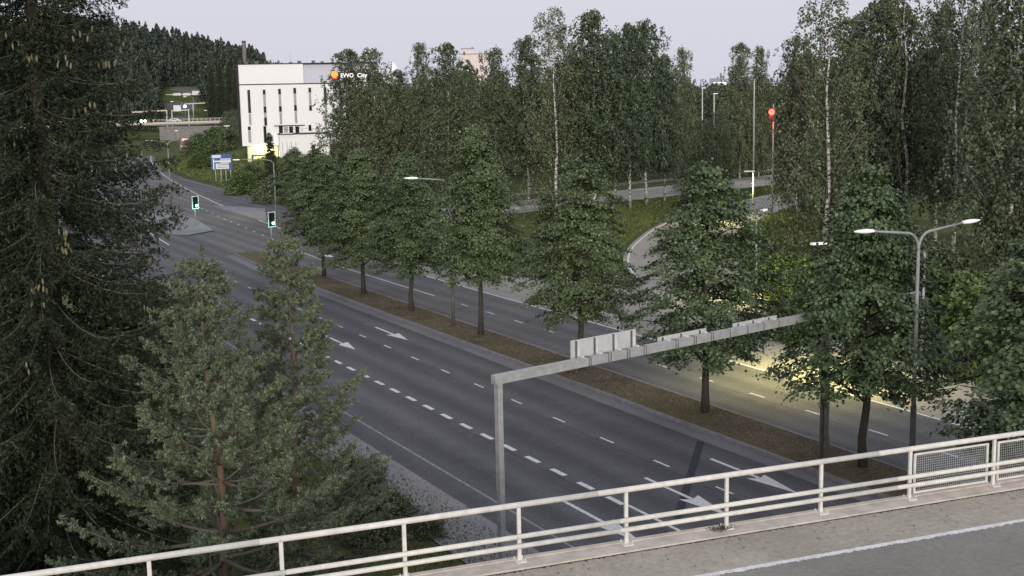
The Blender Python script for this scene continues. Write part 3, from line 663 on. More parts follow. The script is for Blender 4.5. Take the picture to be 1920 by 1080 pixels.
def spruce(seed, Hh, Rr, label, loc, rz, group, ncone=0):
    rng = np.random.default_rng(seed); t = thing('spruce_tree', label, 'tree', loc, rz, group)
    m = MB(); m.path([(0, 0, 0), (0, 0, Hh * .5), (0, 0, Hh)], [Hh * .0125, Hh * .008, .02], 10); m.build('trunk', M['bark_spruce'], t)
    br_ = MB(); P = []; Nn = []; T = []; Ls = []; tips = []
    z = 1.2; a = 0
    while z < Hh - .5:
        f = z / Hh; nb = 7 if f < .9 else 5
        for k in range(nb):
            a += 2 * math.pi / nb + rng.normal(0, .12); L = Rr * (1 - f) ** .78 * rng.uniform(.72, 1.1) + .15
            zz = z + rng.normal(0, .12); d = np.array([math.cos(a), math.sin(a), 0]); s_ = np.array([-d[1], d[0], 0])
            droop = L * (.42 - .30 * f); n_ = 7; pts = []
            for i in range(n_):
                q = i / (n_ - 1); pts.append(np.array([0, 0, zz]) + d * L * q + np.array([0, 0, -droop * math.sin(q * 1.75) + L * .10 * q ** 3]) + s_ * L * .05 * math.sin(q * 3 + a))
            br_.path(pts, [max(.006, .032 * (1 - f) * (1 - i / n_) + .006) for i in range(n_)], 4)
            # side twigs: spread sideways and hang down like curtains
            nt = int(9 + L * 10)
            for j in range(nt):
                q = .12 + .88 * (j + rng.random()) / nt; i = min(n_ - 2, int(q * (n_ - 1))); g_ = q * (n_ - 1) - i
                b = pts[i] * (1 - g_) + pts[i + 1] * g_; sg = 1 if j % 2 else -1
                tl = (.30 + .55 * L / 4.5 * (1 - q * .55)) * rng.uniform(.7, 1.25)
                hang = rng.uniform(.45, 1.1) if q < .85 else rng.uniform(.1, .4)
                dd = s_ * sg * rng.uniform(.4, 1) + d * rng.uniform(.3, .8) - np.array([0, 0, hang]); dd /= np.linalg.norm(dd)
                ns = max(2, int(tl / .13))
                for e in range(ns):
                    c = b + dd * tl * (e + .5) / ns + np.array([0, 0, -.25 * tl * ((e + .5) / ns) ** 2])
                    for w in range(5):
                        v = dd + rng.normal(0, .55, 3); P.append(c + rng.normal(0, .03, 3)); T.append(v); Nn.append(rng.normal(0, 1, 3) + [0, 0, .6]); Ls.append(rng.uniform(.05, .095))
            tips.append((a % (2 * math.pi), pts[-2], pts[-1], f))
        z += .44 * (1 - .35 * f) + rng.normal(0, .03)
    br_.build('branches', M['twig_spruce'], t)
    P = np.array(P); leafmesh('crown', P, np.array(Nn), np.array(T), np.array(Ls), np.array(Ls) * .26, M['leaf_spruce'], t)
    if ncone:
        me = None; cnt = 0; rng2 = random.Random(seed)
        cand = []
        for ca, p0, p1, f in tips:
            if f < .30: continue
            wp = Vector((math.cos(ca + rz), math.sin(ca + rz), 0)); view = Vector((-loc[0], -loc[1], 0)).normalized()
            if wp.dot(view) > -.15: cand.append((p0, p1))
        rng2.shuffle(cand)
        for p0, p1 in cand:
            for c in range(rng2.randint(3, 6)):
                if cnt >= ncone: break
                q = rng2.random(); p = p0 * (1 - q) + p1 * q
                if me is None:
                    mb = MB(); mb.path([(0, 0, 0), (0, 0, -.03), (0, 0, -.09), (0, 0, -.15), (0, 0, -.18)], [.008, .024, .030, .022, .006], 8); o = mb.build('cone', M['cone'], t); me = o.data
                else: o = bpy.data.objects.new('cone', me); COL.objects.link(o); o.parent = t
                vw = Vector((-loc[0], -loc[1], 0)).normalized(); vw.rotate(Matrix.Rotation(-rz, 3, 'Z')); o.location = (p[0] + rng2.gauss(0, .14) + vw.x * .12, p[1] + rng2.gauss(0, .14) + vw.y * .12, p[2] - .08 - rng2.random() * .3); o.rotation_euler = (rng2.gauss(0, .2), rng2.gauss(0, .2), 0); o.scale = [1.0] * 3; cnt += 1
        mb = MB(); rng2.shuffle(cand); mb_n = 0
        for p0, p1 in cand[:45]:
            for c in range(rng2.randint(2, 5)):
                q = rng2.uniform(-.8, 1); p = p0 * (1 - q) + p1 * q; x_, y_, z_ = p[0] + rng2.gauss(0, .14) + vw.x * .12, p[1] + rng2.gauss(0, .14) + vw.y * .12, p[2] - .08 - rng2.random() * .3
                mb.path([(x_, y_, z_), (x_, y_, z_ - .1), (x_ + .01, y_, z_ - .19)], [.014, .034, .01], 6)
        tag(mb.build('cones', M['cone'], t), kind='stuff')
    return t

def pine(seed, Hh, Rr, label, loc, rz, group, lean=(0, 0)):
    rng = np.random.default_rng(seed); t = thing('pine_tree', label, 'tree', loc, rz, group)
    tr = lambda z: np.array([lean[0] * z / Hh + .10 * math.sin(z * .9 + seed), lean[1] * z / Hh + .08 * math.sin(z * .7), z])
    m = MB(); zs = np.linspace(0, Hh - .15, 12); m.path([tr(z) for z in zs], [max(.018, .122 * (1 - z / Hh) ** .8) for z in zs], 10); m.build('trunk', M['bark_pine'], t)
    bm_ = MB(); P = []; T = []; Nn = []; Ls = []
    def tuft(c, d, n=30, r=.13):
        d = d / np.linalg.norm(d); v = rng.normal(0, 1, (n, 3)) * .8 + d * .7; v = unit(v); l = rng.uniform(.032, .052, n)
        P.append(c + d * rng.uniform(-.05, .05, (n, 1)) + v * l[:, None]); T.append(v); Nn.append(rng.normal(0, 1, (n, 3))); Ls.append(l)
    z = 1.0; a = rng.uniform(0, 6)
    while z < Hh - .5:
        f = z / Hh; nb = 6 if f > .25 else 5
        for k in range(nb):
            a += 2 * math.pi / nb + rng.normal(0, .22); L = Rr * min(1.0, 1.28 * (1 - f)) ** 1.05 * rng.uniform(.62, 1.12) * (1 if f > .12 else .8)
            d = np.array([math.cos(a), math.sin(a), 0]); rise = L * (.10 + .55 * f ** 1.3); s_ = np.array([-d[1], d[0], 0]); p0 = tr(z + rng.normal(0, .06)); pts = []
            for i in range(6):
                q = i / 5; pts.append(p0 + d * L * q + np.array([0, 0, rise * q + L * .10 * q * q - .10 * L * math.sin(q * 3.1)]) + s_ * rng.normal(0, .02 * L) * q)
            bm_.path(pts, [max(.007, .042 * (1 - f * .6) * (1 - i / 6) * (L / 2)) for i in range(6)], 5)
            nt = int(5 + L * 6.6)
            for j in range(nt):
                q = (.34 if L > 1.2 else .15) + (.66 if L > 1.2 else .85) * (j + rng.random()) / nt; i = min(4, int(q * 5)); g_ = q * 5 - i; b = pts[i] * (1 - g_) + pts[i + 1] * g_
                sg = 1 if j % 2 else -1; dd = d * rng.uniform(.4, 1) + s_ * sg * rng.uniform(.3, 1.1) + np.array([0, 0, rng.uniform(-.12, .50)]); dd /= np.linalg.norm(dd)
                tl = (.22 + .5 * (1 - q) * L / 2.4) * rng.uniform(.7, 1.3); e = b + dd * tl; bm_.path([b, b + dd * tl * .5 + [0, 0, -.02], e], [.009, .006, .004], 3)
                tuft(e, dd)
                tuft(b + dd * tl * .72, dd)
                for h in range(1 + int(tl > .32) + int(tl > .5)):
                    d2 = dd + rng.normal(0, .55, 3) + np.array([0, 0, .25]); d2 /= np.linalg.norm(d2); b2 = b + dd * tl * rng.uniform(.35, .85); l2_ = rng.uniform(.10, .24); bm_.path([b2, b2 + d2 * l2_], [.005, .003], 3); tuft(b2 + d2 * l2_, d2)
            tuft(pts[-1], pts[-1] - pts[-2])
        z += .66 * (1 - .25 * f) + rng.normal(0, .04)
    for q in range(10): tuft(tr(Hh - .9 + q * .1), np.array([rng.normal(0, .3), rng.normal(0, .3), 1.0]))
    bm_.build('branches', M['twig_pine'], t)
    P, T, Nn, Ls = map(np.concatenate, (P, T, Nn, Ls)); leafmesh('crown', P, Nn, T, Ls, Ls * .26, M['leaf_pine'], t)
    return t

def bush(seed, Rr, Hh, mat='leaf_bush', n=230, leafs=(.06, .11)):
    rng = np.random.default_rng(seed); t = thing('bush', 'x', 'bush')
    m = MB()
    for k in range(7):
        a = k * .9 + rng.random(); m.path([(0, 0, -.1), (math.cos(a) * Rr * .25, math.sin(a) * Rr * .25, Hh * .45), (math.cos(a) * Rr * .5, math.sin(a) * Rr * .5, Hh * .8)], [.035, .022, .008], 5)
    m.build('stems', M['limb_birch'], t)
    tt = rng.random(n); an = rng.uniform(0, 6.28, n); ph = rng.uniform(0, 6.28, 3)
    rad = Rr * np.sqrt(np.maximum(.02, 1 - (tt * 1.0) ** 2.2)) * (1 + .2 * np.sin(3 * an + ph[0] + 4 * tt) + .12 * np.sin(6 * an + ph[1])) * (1 - .7 * rng.random(n) ** 2)
    C0 = np.stack([rad * np.cos(an), rad * np.sin(an), Hh * (.04 + .92 * tt)], -1); k = 34
    P = (C0[:, None] + rng.normal(0, 1, (n, k, 3)) * [.24, .24, .15]).reshape(-1, 3); P[:, 2] = np.abs(P[:, 2])
    Nn = rng.normal(0, .5, P.shape) + [0, 0, .8]; T = rng.normal(0, 1, P.shape); s = rng.uniform(*leafs, len(P))
    leafmesh('foliage', P, Nn, T, s * 1.25, s, M[mat], t); return t

# ---- lindens along the median
GLN = 'linden trees in a row along the median'
LD = [  # Y, height, radius, label
 (24.2, 10.3, 3.7, 'linden at the right edge, its crown cut by the frame above the railing'),
 (32.5, 11.0, 3.15, 'large linden with a bent trunk between the gantry post and the near double lamp'),
 (42.0, 10.9, 3.25, 'linden in front of the exit ramp, right of the gantry signs'),
 (52.3, 10.8, 3.05, 'linden standing directly behind the tallest gantry sign'),
 (63.5, 12.2, 3.0, 'linden with the tallest pointed crown, just right of the middle double lamp'),
 (73.5, 10.5, 3.0, 'linden just left of the middle double lamp'),
 (82.0, 10.4, 3.1, 'linden two trees left of the middle double lamp'),
 (92.7, 10.0, 3.1, 'linden with a thin trunk, third left of the middle double lamp'),
]
LD += [('L', 547, 140, 8.6, 2.9, 'leftmost linden-like tree of the far row, right of the second green signal'), ('L', 585, 130, 8.8, 3.0, 'dense tree just right of the leftmost tree of the row')]
protoL = [linden(21, 10.8, 3.15), linden(22, 10.8, 3.1, lean=.25), linden(23, 10.8, 3.1, dens=1.05), linden(24, 10.8, 3.2, base=2.4, dens=.92, lean=-.2), linden(25, 10.8, 3.05, base=2.9, dens=1.1)]
used = [False] * 5
for i, row in enumerate(LD):
    if row[0] == 'L': _, u_, D_, h, r, lab = row; cc = at(u_, 190, D_); Y = cc[1]
    else: Y, h, r, lab = row
    k = [2, 1, 3, 0, 4, 2, 3, 0, 1, 4][i]; sc = (r / 3.12, r / 3.12, h / 10.8); rz = [0.4, 5.2, 2.0, 3.1, .9, 4.0, 5.3, 2.4, 1.5, 3.6][i]
    x = 32.3 + ox(Y); x = 33.2 if i == 7 else x
    if row[0] == 'L': x = cc[0]
    if not used[k]:
        o = protoL[k]; used[k] = True; o.location = (x, Y, .1); o.rotation_euler = (0, 0, rz); o.scale = sc; o['label'] = lab; o['group'] = GLN
    else: dup(protoL[k], (x, Y, .1), rz, lab, GLN, sc)

# ---- birches behind the road; u, picture row of the top, depth, prototype, crown width factor, label
GB_ = 'birch trees behind the road'
PB = [birch(31, 21, 2.9), birch(32, 21, 3.1, lean=(.5, .2), zc=4), birch(33, 21, 2.7, zc=5.4, mat='leaf_birch_dark'), birch(34, 21, 3.3, zc=5.2, mat='leaf_birch_dark'), birch(35, 21, 2.8, whisk=1.3),
      birch(36, 21, 3.0, zc=3, n=900, limbs=26), birch(37, 21, 2.8, zc=5.5, lean=(-.6, 0), n=680, whisk=.9), birch(38, 21, 3.0, zc=4.5, fork=True, mat='leaf_birch_dark', n=880)]
BL = [
 (654, 90, 172, 0, 1.3, 'leftmost birch of the row, overlapping the right end of the white building'),
 (703, 86, 166, 1, 1.15, 'thin pale-trunked birch, second from the left, right of the lit letters'),
 (748, 128, 178, 2, 1.15, 'short dark birch behind the third and fourth lindens from the left'),
 (790, 74, 170, 4, .85, 'slender wispy birch left of the faraway pink building'),
 (838, 78, 162, 0, 1.15, 'broad birch whose top stands just left of the pink building'),
 (882, 132, 172, 1, 1.1, 'lower birch below the faraway pink building'),
 (928, 84, 160, 4, 1.1, 'birch just right of the faraway pink building'),
 (988, 64, 158, 2, 1.1, 'birch with a drooping rounded top, left neighbour of the tallest middle birch'),
 (1040, 8, 145, 5, 1.1, 'tall middle birch with a clear white trunk running up its crown'),
 (1078, 95, 160, 3, 1.0, 'dark birch filling the gap right of the tall white-trunked middle birch'),
 (1112, 16, 146, 2, 1.25, 'tall dense pointed birch right of the white-trunked middle one'),
 (1150, 55, 152, 3, 1.0, 'dense birch with its top just right of the pointed one'),
 (1180, 40, 150, 2, 1.0, 'birch with a ragged top in the middle of the dense clump'),
 (1212, 33, 154, 3, 1.15, 'tall birch with twin ragged tops in the dense clump, its foot by the cross road'),
 (1246, 100, 158, 2, .95, 'right shoulder birch of the dense clump, trunk visible at the cross road'),
 (1280, 84, 172, 4, .75, 'thin birch standing alone at the right end of the dense clump'),
 (1322, 222, 172, 0, .9, 'short young birch at the foot of the two white masts'),
 (1352, 200, 176, 4, .9, 'small birch between the right white mast and the far pale lamp'),
 (1388, 78, 196, 0, .95, 'far birch left of the thin white pole'),
 (1424, 82, 200, 4, .9, 'far birch right behind the thin white pole'),
 (1500, 62, 128, 1, 1.0, 'birch with a sloping left side, right of the red light'),
 (1553, -20, 92, 5, 1.15, 'birch with a bright white trunk and spreading limbs, right of the red light'),
 (1610, 20, 112, 2, 1.05, 'birch squeezed between the white-trunked birch and the tall dense one'),
 (1655, -12, 104, 3, 1.15, 'tall dense green birch left of the leaning striped trunk'),
 (1708, -70, 100, 6, 1.0, 'birch with a black-striped leaning trunk in the thin part of the crowns'),
 (1762, 10, 112, 2, 1.1, 'birch between the leaning striped trunk and the forked one'),
 (1797, -60, 98, 7, 1.0, 'forked birch whose two pale stems rise above the near lamp'),
 (1852, -10, 108, 3, 1.1, 'dark birch at the top right behind the near lamp'),
 (1905, -55, 82, 0, 1.2, 'birch with fresh green crown cut by the right edge of the picture')]
usedb = [False] * len(PB)
for i, (u, vt, D, k, wf, lab) in enumerate(BL):
    c = at(u, 175, D); z = float(hgt(c[0], c[1])); top = at(u, vt, D)[2]; hh = (top - z) / 21.0; sc = (wf * .5 + wf * .5 * hh, wf * .5 + wf * .5 * hh, hh); rz = (i * 1.7) % 6.28
    if k >= 5: rz = math.atan2(c[1], c[0]) - math.pi / 2
    if not usedb[k]:
        o = PB[k]; usedb[k] = True; o.location = (c[0], c[1], z); o.rotation_euler = (0, 0, rz); o.scale = sc; o['label'] = lab; o['group'] = GB_
    else: dup(PB[k], (c[0], c[1], z), rz, lab, GB_, sc)

# ---- big conifers at the left
GC = 'conifers close to the bridge on the left'
c = at(72, 200, 35); spruce(51, 25.0, 5.7, 'huge dark spruce with hanging cones filling the left side of the picture', (c[0], c[1], -.05), .6, GC, 60)
c = at(-180, 200, 37); spruce(52, 23.0, 4.9, 'second dark spruce cut by the left edge of the picture', (c[0], c[1], -.05), 2.1, GC, 0)
c = at(372, 200, 26.5); z = float(hgt(c[0], c[1])); top = at(345, 468, 26.5)[2]
pine(61, top - z, 3.7, 'grey-green pine with an orange-brown trunk nearest the railing at lower left', (c[0], c[1], z), 0, GC, lean=(-.15, 0))
c = at(522, 200, 32); z = float(hgt(c[0], c[1])); top = at(520, 412, 32)[2]
pine(63, top - z, 3.0, 'second pine with a blue-green tapering top, reaching over the road lanes', (c[0], c[1], z), 1.0, GC)

# ---- bushes
PBu = [bush(71, 2.2, 2.6), bush(72, 2.6, 3.4), bush(73, 2.4, 3.0, 'leaf_birch')]
BU = [   # u, row, depth, prototype, size, label
 (668, 915, 44, 2, .42, 'low dark undergrowth at the right foot of the pines, farther clump'),
 (728, 968, 39.5, 2, .36, 'low dark undergrowth between the pines and the gravel shoulder'),
 (800, 1000, 37.5, 2, .26, 'small weedy clump closest to the left gantry post'),
 (690, 1005, 36, 2, .45, 'low undergrowth seen just above the bridge railing right of the pine'),
 (232, 560, 62, 2, 1.5, 'dark bush seen between the spruce and the left lanes'),
 (180, 575, 60, 1, 1.4, 'bush behind the spruce branches above the leftmost pine twigs'),
 (275, 520, 74, 2, 1.1, 'bush behind the right tips of the spruce branches'),
 (1470, 480, 88, 0, 1.0, 'bright green bush beside the exit ramp, left of the white-trunked birch'),
 (1520, 540, 78, 1, .9, 'bush behind the right gantry post'),
 (1478, 560, 70, 0, .7, 'small bright bush in the gap between two linden crowns'),
 (1600, 470, 86, 1, 1.25, 'large bush under the white-trunked birch'),
 (1665, 440, 92, 2, 1.4, 'tall bush left of the leaning striped trunk'),
 (1735, 540, 72, 1, 1.15, 'bush behind the near street lamp pole'),
 (1800, 560, 70, 0, 1.3, 'green bush below the forked birch stems'),
 (1850, 580, 64, 1, 1.35, 'big bush right of the near lamp pole, above the last linden crown'),
 (1910, 560, 66, 0, 1.5, 'bush at the right edge under the fresh green birch'),
 (1745, 480, 84, 2, 1.2, 'bush in the shade between two striped trunks'),
 (1330, 330, 205, 2, 1.3, 'dark bush beyond the cross road guard rail'),
 (1400, 325, 212, 1, 1.5, 'dark bush behind the second pale lamp post'),
 (470, 335, 205, 2, 1.2, 'bush on the slope right of the blue direction sign'),
 (455, 350, 190, 1, 1.1, 'low bush by the kerb below the blue direction sign'),
 (520, 350, 172, 2, 1.3, 'bush at the left end of the linden row'),
 (560, 330, 180, 1, 1.4, 'bush hiding the foot of the white building'),
 (610, 320, 176, 2, 1.5, 'bush between the linden row and the white building'),
 (375, 262, 330, 2, 1.9, 'round bush below the distant overpass, left of its lamp'),
 (405, 268, 315, 1, 1.9, 'dark bush below the distant overpass, right side'),
 (430, 275, 300, 2, 1.7, 'bush between the overpass and the white building'),
 (372, 292, 262, 1, 1.1, 'small bush left of the blue direction sign')]
usu = [False] * 3
for i, (u, v, D, k, s, lab) in enumerate(BU):
    c = at(u, v, D); z = float(hgt(c[0], c[1])) - .1; rz = i * 1.3
    if D < 50: c = (*gr(u, v), 0); z = float(hgt(c[0], c[1])) - .1
    if not usu[k]: o = PBu[k]; usu[k] = True; o.location = (c[0], c[1], z); o.rotation_euler = (0, 0, rz); o.scale = (s, s, s); o['label'] = lab; o['group'] = 'bushes along the verges'
    else: dup(PBu[k], (c[0], c[1], z), rz, lab, 'bushes along the verges', s)
# small young spruce before the building
sp = spruce(55, 7.5, 1.5, 'young spruce with a thin stem in front of the white building', (0, 0, 0), 0, None, 0)
c = at(502, 190, 196); z = float(hgt(c[0], c[1])); sp.location = (c[0], c[1], z); sp.scale = (1, 1, 1.25)

# ---- far woods (read as one mass)
def forest(name, pts, hts, mat, kind, seed, nq=46):
    rng = np.random.default_rng(seed); P = []; Nn = []; T = []; S = []
    for (x, y), h in zip(pts, hts):
        z0 = float(hgt(x, y)); n = nq; t_ = rng.random(n) ** .8
        r = (h * .21 * (1 - t_) ** .6 if kind == 'con' else h * .24 * np.sqrt(np.maximum(.03, 1 - (t_ * 1.3 - .35) ** 2))) * (1 - .4 * rng.random(n)); a = rng.uniform(0, 6.28, n)
        P.append(np.stack([x + r * np.cos(a), y + r * np.sin(a), z0 + h * (.06 + .94 * t_)], -1))
        o = np.stack([np.cos(a), np.sin(a), np.full(n, .6)], -1); Nn.append(o + rng.normal(0, .3, (n, 3)))
        T.append(np.stack([np.cos(a), np.sin(a), np.full(n, -.9)], -1) if kind == 'con' else rng.normal(0, 1, (n, 3))); S.append(h * rng.uniform(.028, .058, n) if kind == 'con' else h * rng.uniform(.012, .026, n))
    P, Nn, T, S = map(np.concatenate, (P, Nn, T, S)); return leafmesh(name, P, Nn, T, S * 1.3, S * .8, M[mat], None)
def hrx(D): return at(330 + (D - 560) * .22, 190, D)[0]
hv = []
for D in range(560, 645, 12):
    p = at(330 + (D - 560) * .22, 190, D)
    for q in (-7.5, 7.5): hv.append((p[0] + q, p[1], float(max(hgt(p[0] - 7, p[1]), hgt(p[0] + 7, p[1]), hgt(p[0], p[1]))) + .25))
hq = np.array([(2 * i, 2 * i + 1, 2 * i + 3, 2 * i + 2) for i in range(len(hv) // 2 - 1)]); tag(mesh_np('hill_road', np.array(hv), hq, M['asph_far']), kind='structure')
rng = np.random.default_rng(77); pts = []; hts = []
while len(pts) < 4200:
    u = rng.uniform(-260, 640); D = rng.uniform(500, 860); c = at(u, 190, D)
    xr = 96 + .55 * (c[1] - 400)
    if c[0] > 88 + ox(c[1]) * .2 and c[1] < 480: continue
    if 300 < u < 392 and D < 600: continue
    if D > 590 and abs(c[0] - hrx(D)) < 9 and D < 640: continue
    pts.append((c[0], c[1])); hts.append(rng.uniform(10, 16) if u < 500 else rng.uniform(6, 9))
tag(tag(forest('forest', pts, hts, 'leaf_far', 'con', 1, 80), 'dark conifer forest on the hillside at the far left', 'forest'), kind='stuff')
pts = []; hts = []
while len(pts) < 900:
    u = rng.uniform(640, 2100); D = rng.uniform(200, 300); c = at(u, 180, D)
    if 1290 < u < 1365 and D > 205: continue
    if artY(c[0]) - 5 < c[1] < artY(c[0]) + 20: continue
    pts.append((c[0], c[1])); lim = 15 + 2.5 * math.sin(u * .03) + 1.2 * math.sin(u * .11) if u > 700 else 10; hts.append(rng.uniform(6, lim) * (1 if u < 1500 else 1.15) * (.8 if 1255 < u < 1480 else 1))
while len(pts) < 1040:
    u = rng.uniform(1275, 1380); D = rng.uniform(330, 480); c = at(u, 180, D); pts.append((c[0], c[1])); hts.append(rng.uniform(9, 13.5))
tag(tag(forest('woodland', pts, hts, 'leaf_wood', 'dec', 2, 340), 'dark mixed woodland behind the birch row', 'woodland'), kind='stuff')
pts = []; hts = []
while len(pts) < 900:
    u = rng.uniform(330, 470); D = rng.uniform(300, 445); c = at(u, 190, D)
    if c[0] < 60 + ox(c[1]) + 3: continue
    pts.append((c[0], c[1])); hts.append(rng.uniform(3, 7) if D < 430 else rng.uniform(7, 11))
tag(tag(forest('thicket', pts, hts, 'leaf_wood', 'dec', 3, 170), 'dense thicket on the slope between the overpass and the white building', 'thicket'), kind='stuff')
pts = []; hts = []
while len(pts) < 260:
    u = rng.uniform(150, 318); D = rng.uniform(285, 435); c = at(u, 190, D)
    if c[0] > 24 + ox(c[1]): continue
    pts.append((c[0], c[1])); hts.append(rng.uniform(4, 8))
tag(tag(forest('thicket', pts, hts, 'leaf_wood', 'dec', 5, 170), 'thicket left of the far road behind the spruce branches', 'thicket'), kind='stuff')
pts = []; hts = []
while len(pts) < 700:
    u = rng.uniform(1150, 2200); D = rng.uniform(900, 1500); c = at(u, 180, D); pts.append((c[0], c[1])); hts.append(rng.uniform(12, 20))
tag(tag(forest('forest', pts, hts, 'leaf_far', 'con', 4, 30), 'low dark forest on the horizon at the right', 'forest'), kind='stuff')
# trees just beyond the overpass, right of its lamps
for i, (u, vt, D) in enumerate([(398, 118, 500), (415, 108, 495), (432, 112, 490), (446, 120, 480)]):
    c = at(u, 190, D); z = float(hgt(c[0], c[1])); top = at(u, vt, D)[2]
    lab = ['tall conifer left end of the group beside the white building roof', 'second tall conifer of the group left of the white building', 'third tall conifer of the group left of the white building', 'tall conifer touching the left edge of the white building'][i]
    if i == 0: fc = spruce(56, 16, 4.4, lab, (c[0], c[1], z), 0, 'tall conifers beyond the overpass', 0); fc.scale = (1, 1, (top - z) / 16); f0 = fc
    else: dup(f0, (c[0], c[1], z), i * 1.1, lab, 'tall conifers beyond the overpass', (1, 1, (top - z) / 16))

# ---- ground cover
def blades(name, label, cat, pts, h, w, mat, seed):
    rng = np.random.default_rng(seed); pts = np.asarray(pts); n = len(pts); a = rng.uniform(0, 6.28, n)
    hh = rng.uniform(.5, 1.3, n) * h; T = np.stack([np.cos(a) * .5, np.sin(a) * .5, np.full(n, 1.0)], -1); Nn = np.stack([-np.sin(a), np.cos(a), rng.normal(0, .3, n)], -1)
    P = pts + T * hh[:, None] * .45; o = leafmesh(name, P, Nn, T, hh * .55, np.full(n, w), M[mat], None); return tag(o, label, cat, kind='stuff')
rng = np.random.default_rng(9)
def scatter(n, fx): 
    L = []
    while len(L) < n:
        p = fx()
        if p is not None: L.append((p[0], p[1], float(hgt(p[0], p[1])) + .01))
    return L
def f1():
    x, y = 18.3 - abs(rng.normal(0, 2.8)), rng.uniform(22, 62)
    return (x, y) if rng.random() < max(.03, min(1, (17.9 - x) / 2.2)) else None
blades('verge_weeds', 'sparse weeds and grass creeping onto the gravel shoulder at lower left', 'weeds', scatter(24000, f1), .10, .018, 'weed', 1)
def f2():
    u, v = rng.uniform(1150, 1475), rng.uniform(335, 460); x, y = gr(u, v)
    i = np.interp(x, [p[0] for p in RL[20:]], [p[1] for p in RL[20:]]); return (x, y) if y > i + .8 and y < artY(x) - 1.2 else None
blades('lawn_grass', 'grass between the exit ramp and the cross road', 'grass', scatter(16000, f2), .28, .05, 'weed', 2)
def f3():
    x = rng.uniform(46, 110); e = np.interp(x, [p[0] for p in RR[10:]], [p[1] for p in RR[10:]]); y = e - abs(rng.normal(0, 8)) - .6; return (x, y) if y > 20 else None
blades('lawn_grass', 'long bright grass along the right side of the exit ramp', 'grass', scatter(20000, f3), .45, .06, 'weed', 3)
def f4():
    y = rng.uniform(150, 300); x = np.interp(y, [150, 172, 195, 235, 262, 300], [51, 55, 55.6, 58, 61.5, 66]) + rng.uniform(.5, 16); return (x, y)
blades('lawn_grass', 'grass on the bank below the blue direction sign', 'grass', scatter(22000, f4), .45, .09, 'weed', 4)
n = 9000; x = rng.uniform(30.8, 33.25, n); y = 18 + 95 * rng.random(n) ** 1.4
P = np.stack([x, y, .125 + .07 * np.sin(np.pi * (x - 30.74) / 2.58)], -1); s = rng.uniform(.018, .05, n)
tag(tag(leafmesh('leaf_litter', P, rng.normal(0, .4, P.shape) + [0, 0, 1], rng.normal(0, 1, P.shape), s, s * .7, M['litter'], None), 'dead leaves scattered over the soil of the median', 'leaf litter'), kind='stuff')
n = 5000; y = 20 + 92 * rng.random(n); x = rng.uniform(30.85, 33.2, n); pp = np.stack([x, y, .12 + .07 * np.sin(np.pi * (x - 30.74) / 2.58)], -1)
k_ = (np.sin(y * .35) + np.sin(y * .13 + 1)) > rng.random(n) * 2 - .6
blades('median_grass', 'thin tufts of grass in the median soil', 'grass', pp[k_], .09, .015, 'weed', 6)

# ================================================================ buildings and far structures
def frame_at(u, D, yaw=0.0):
    """a frontal local frame: origin on level 0, x to the right in the picture, y away from the camera"""
    c = at(u, 190, D); d = Vector((c[0], c[1], 0)).normalized(); a = math.atan2(d.y, d.x) - math.pi / 2 + yaw; return (float(c[0]), float(c[1])), a
(bx, by), ba = frame_at(450, 240, .02)
px = 240 / F                    # metres per picture pixel on the facade
zz_ = lambda v: H - (v - 191) * px     # height on the facade for a picture row
wb = thing('office_building', 'white cubic office building with narrow slit windows and a blank parapet', 'building', (bx, by, 0), ba)
Wd = 27.0; Dp = 18.0; z0, z1, zs_ = zz_(273), zz_(122), zz_(159)
m = MB(); m.box((Wd / 2, Dp / 2, (z0 + zs_) / 2), (Wd, Dp, zs_ - z0 - .1)); m.build('wall', M['white_wall'], wb)
m = MB(); m.box((Wd / 2 + .05, Dp / 2, zs_), (Wd - .3, Dp - .2, .34)); m.build('seam_band', M['dark_trim'], wb)
m = MB(); m.box((6.25, Dp / 2 + .0, (zs_ + z1) / 2 + .12), (12.5, Dp, z1 - zs_ - .1)); m.build('parapet', M['white_wall'], wb)
m = MB(); m.box((12.5 + (Wd - 12.5) / 2 + .003, Dp / 2 + .5, (zs_ + z1) / 2 + .12), (Wd - 12.5, Dp - .2, z1 - zs_ - .1)); m.build('parapet', M['wall_lilac'], wb)
m = MB(); m.box((Wd / 2, Dp / 2, z1 + .16), (Wd + .3, Dp + .3, .16)); rf = m.build('roof', M['dark_trim'], wb)
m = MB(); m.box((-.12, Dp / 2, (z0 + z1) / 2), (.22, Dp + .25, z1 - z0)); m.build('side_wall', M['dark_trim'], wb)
rr = random.Random(4)
for k in range(9):
    x = 2 + k * 2.1 + rr.uniform(-.4, .4); m = MB(); m.box((x, 4 + rr.random() * 6, z1 + .24 + .25), (rr.uniform(.25, .9), .6, rr.uniform(.3, .9))); m.build('roof_vent', M['galv_dark'], rf)
m = MB(); m.path([(10.4, 5, z1), (10.4, 5, z1 + 2.6)], [.05, .02], 6); m.build('antenna', M['galv'], rf)
cols = [(1.75, [('d', 168, 210), ('g', 212, 233)]), (4.72, [('d', 168, 176), ('g', 177, 198), ('d', 199, 210), ('g', 211, 220), ('d', 220, 234)]), (7.7, [('d', 167, 176), ('g', 177, 198), ('d', 199, 209), ('g', 211, 233)]),
        (10.65, [('d', 166, 175), ('g', 176, 198), ('d', 198, 208), ('g', 210, 232)]), (13.6, [('d', 166, 174), ('d', 199, 208), ('g', 176, 198)]), (16.6, [('d', 166, 196), ('g', 198, 228)]), (19.6, [('d', 165, 190), ('g', 192, 228)]), (22.6, [('d', 165, 196), ('g', 198, 228)]), (25.6, [('d', 165, 186), ('g', 190, 228)])]
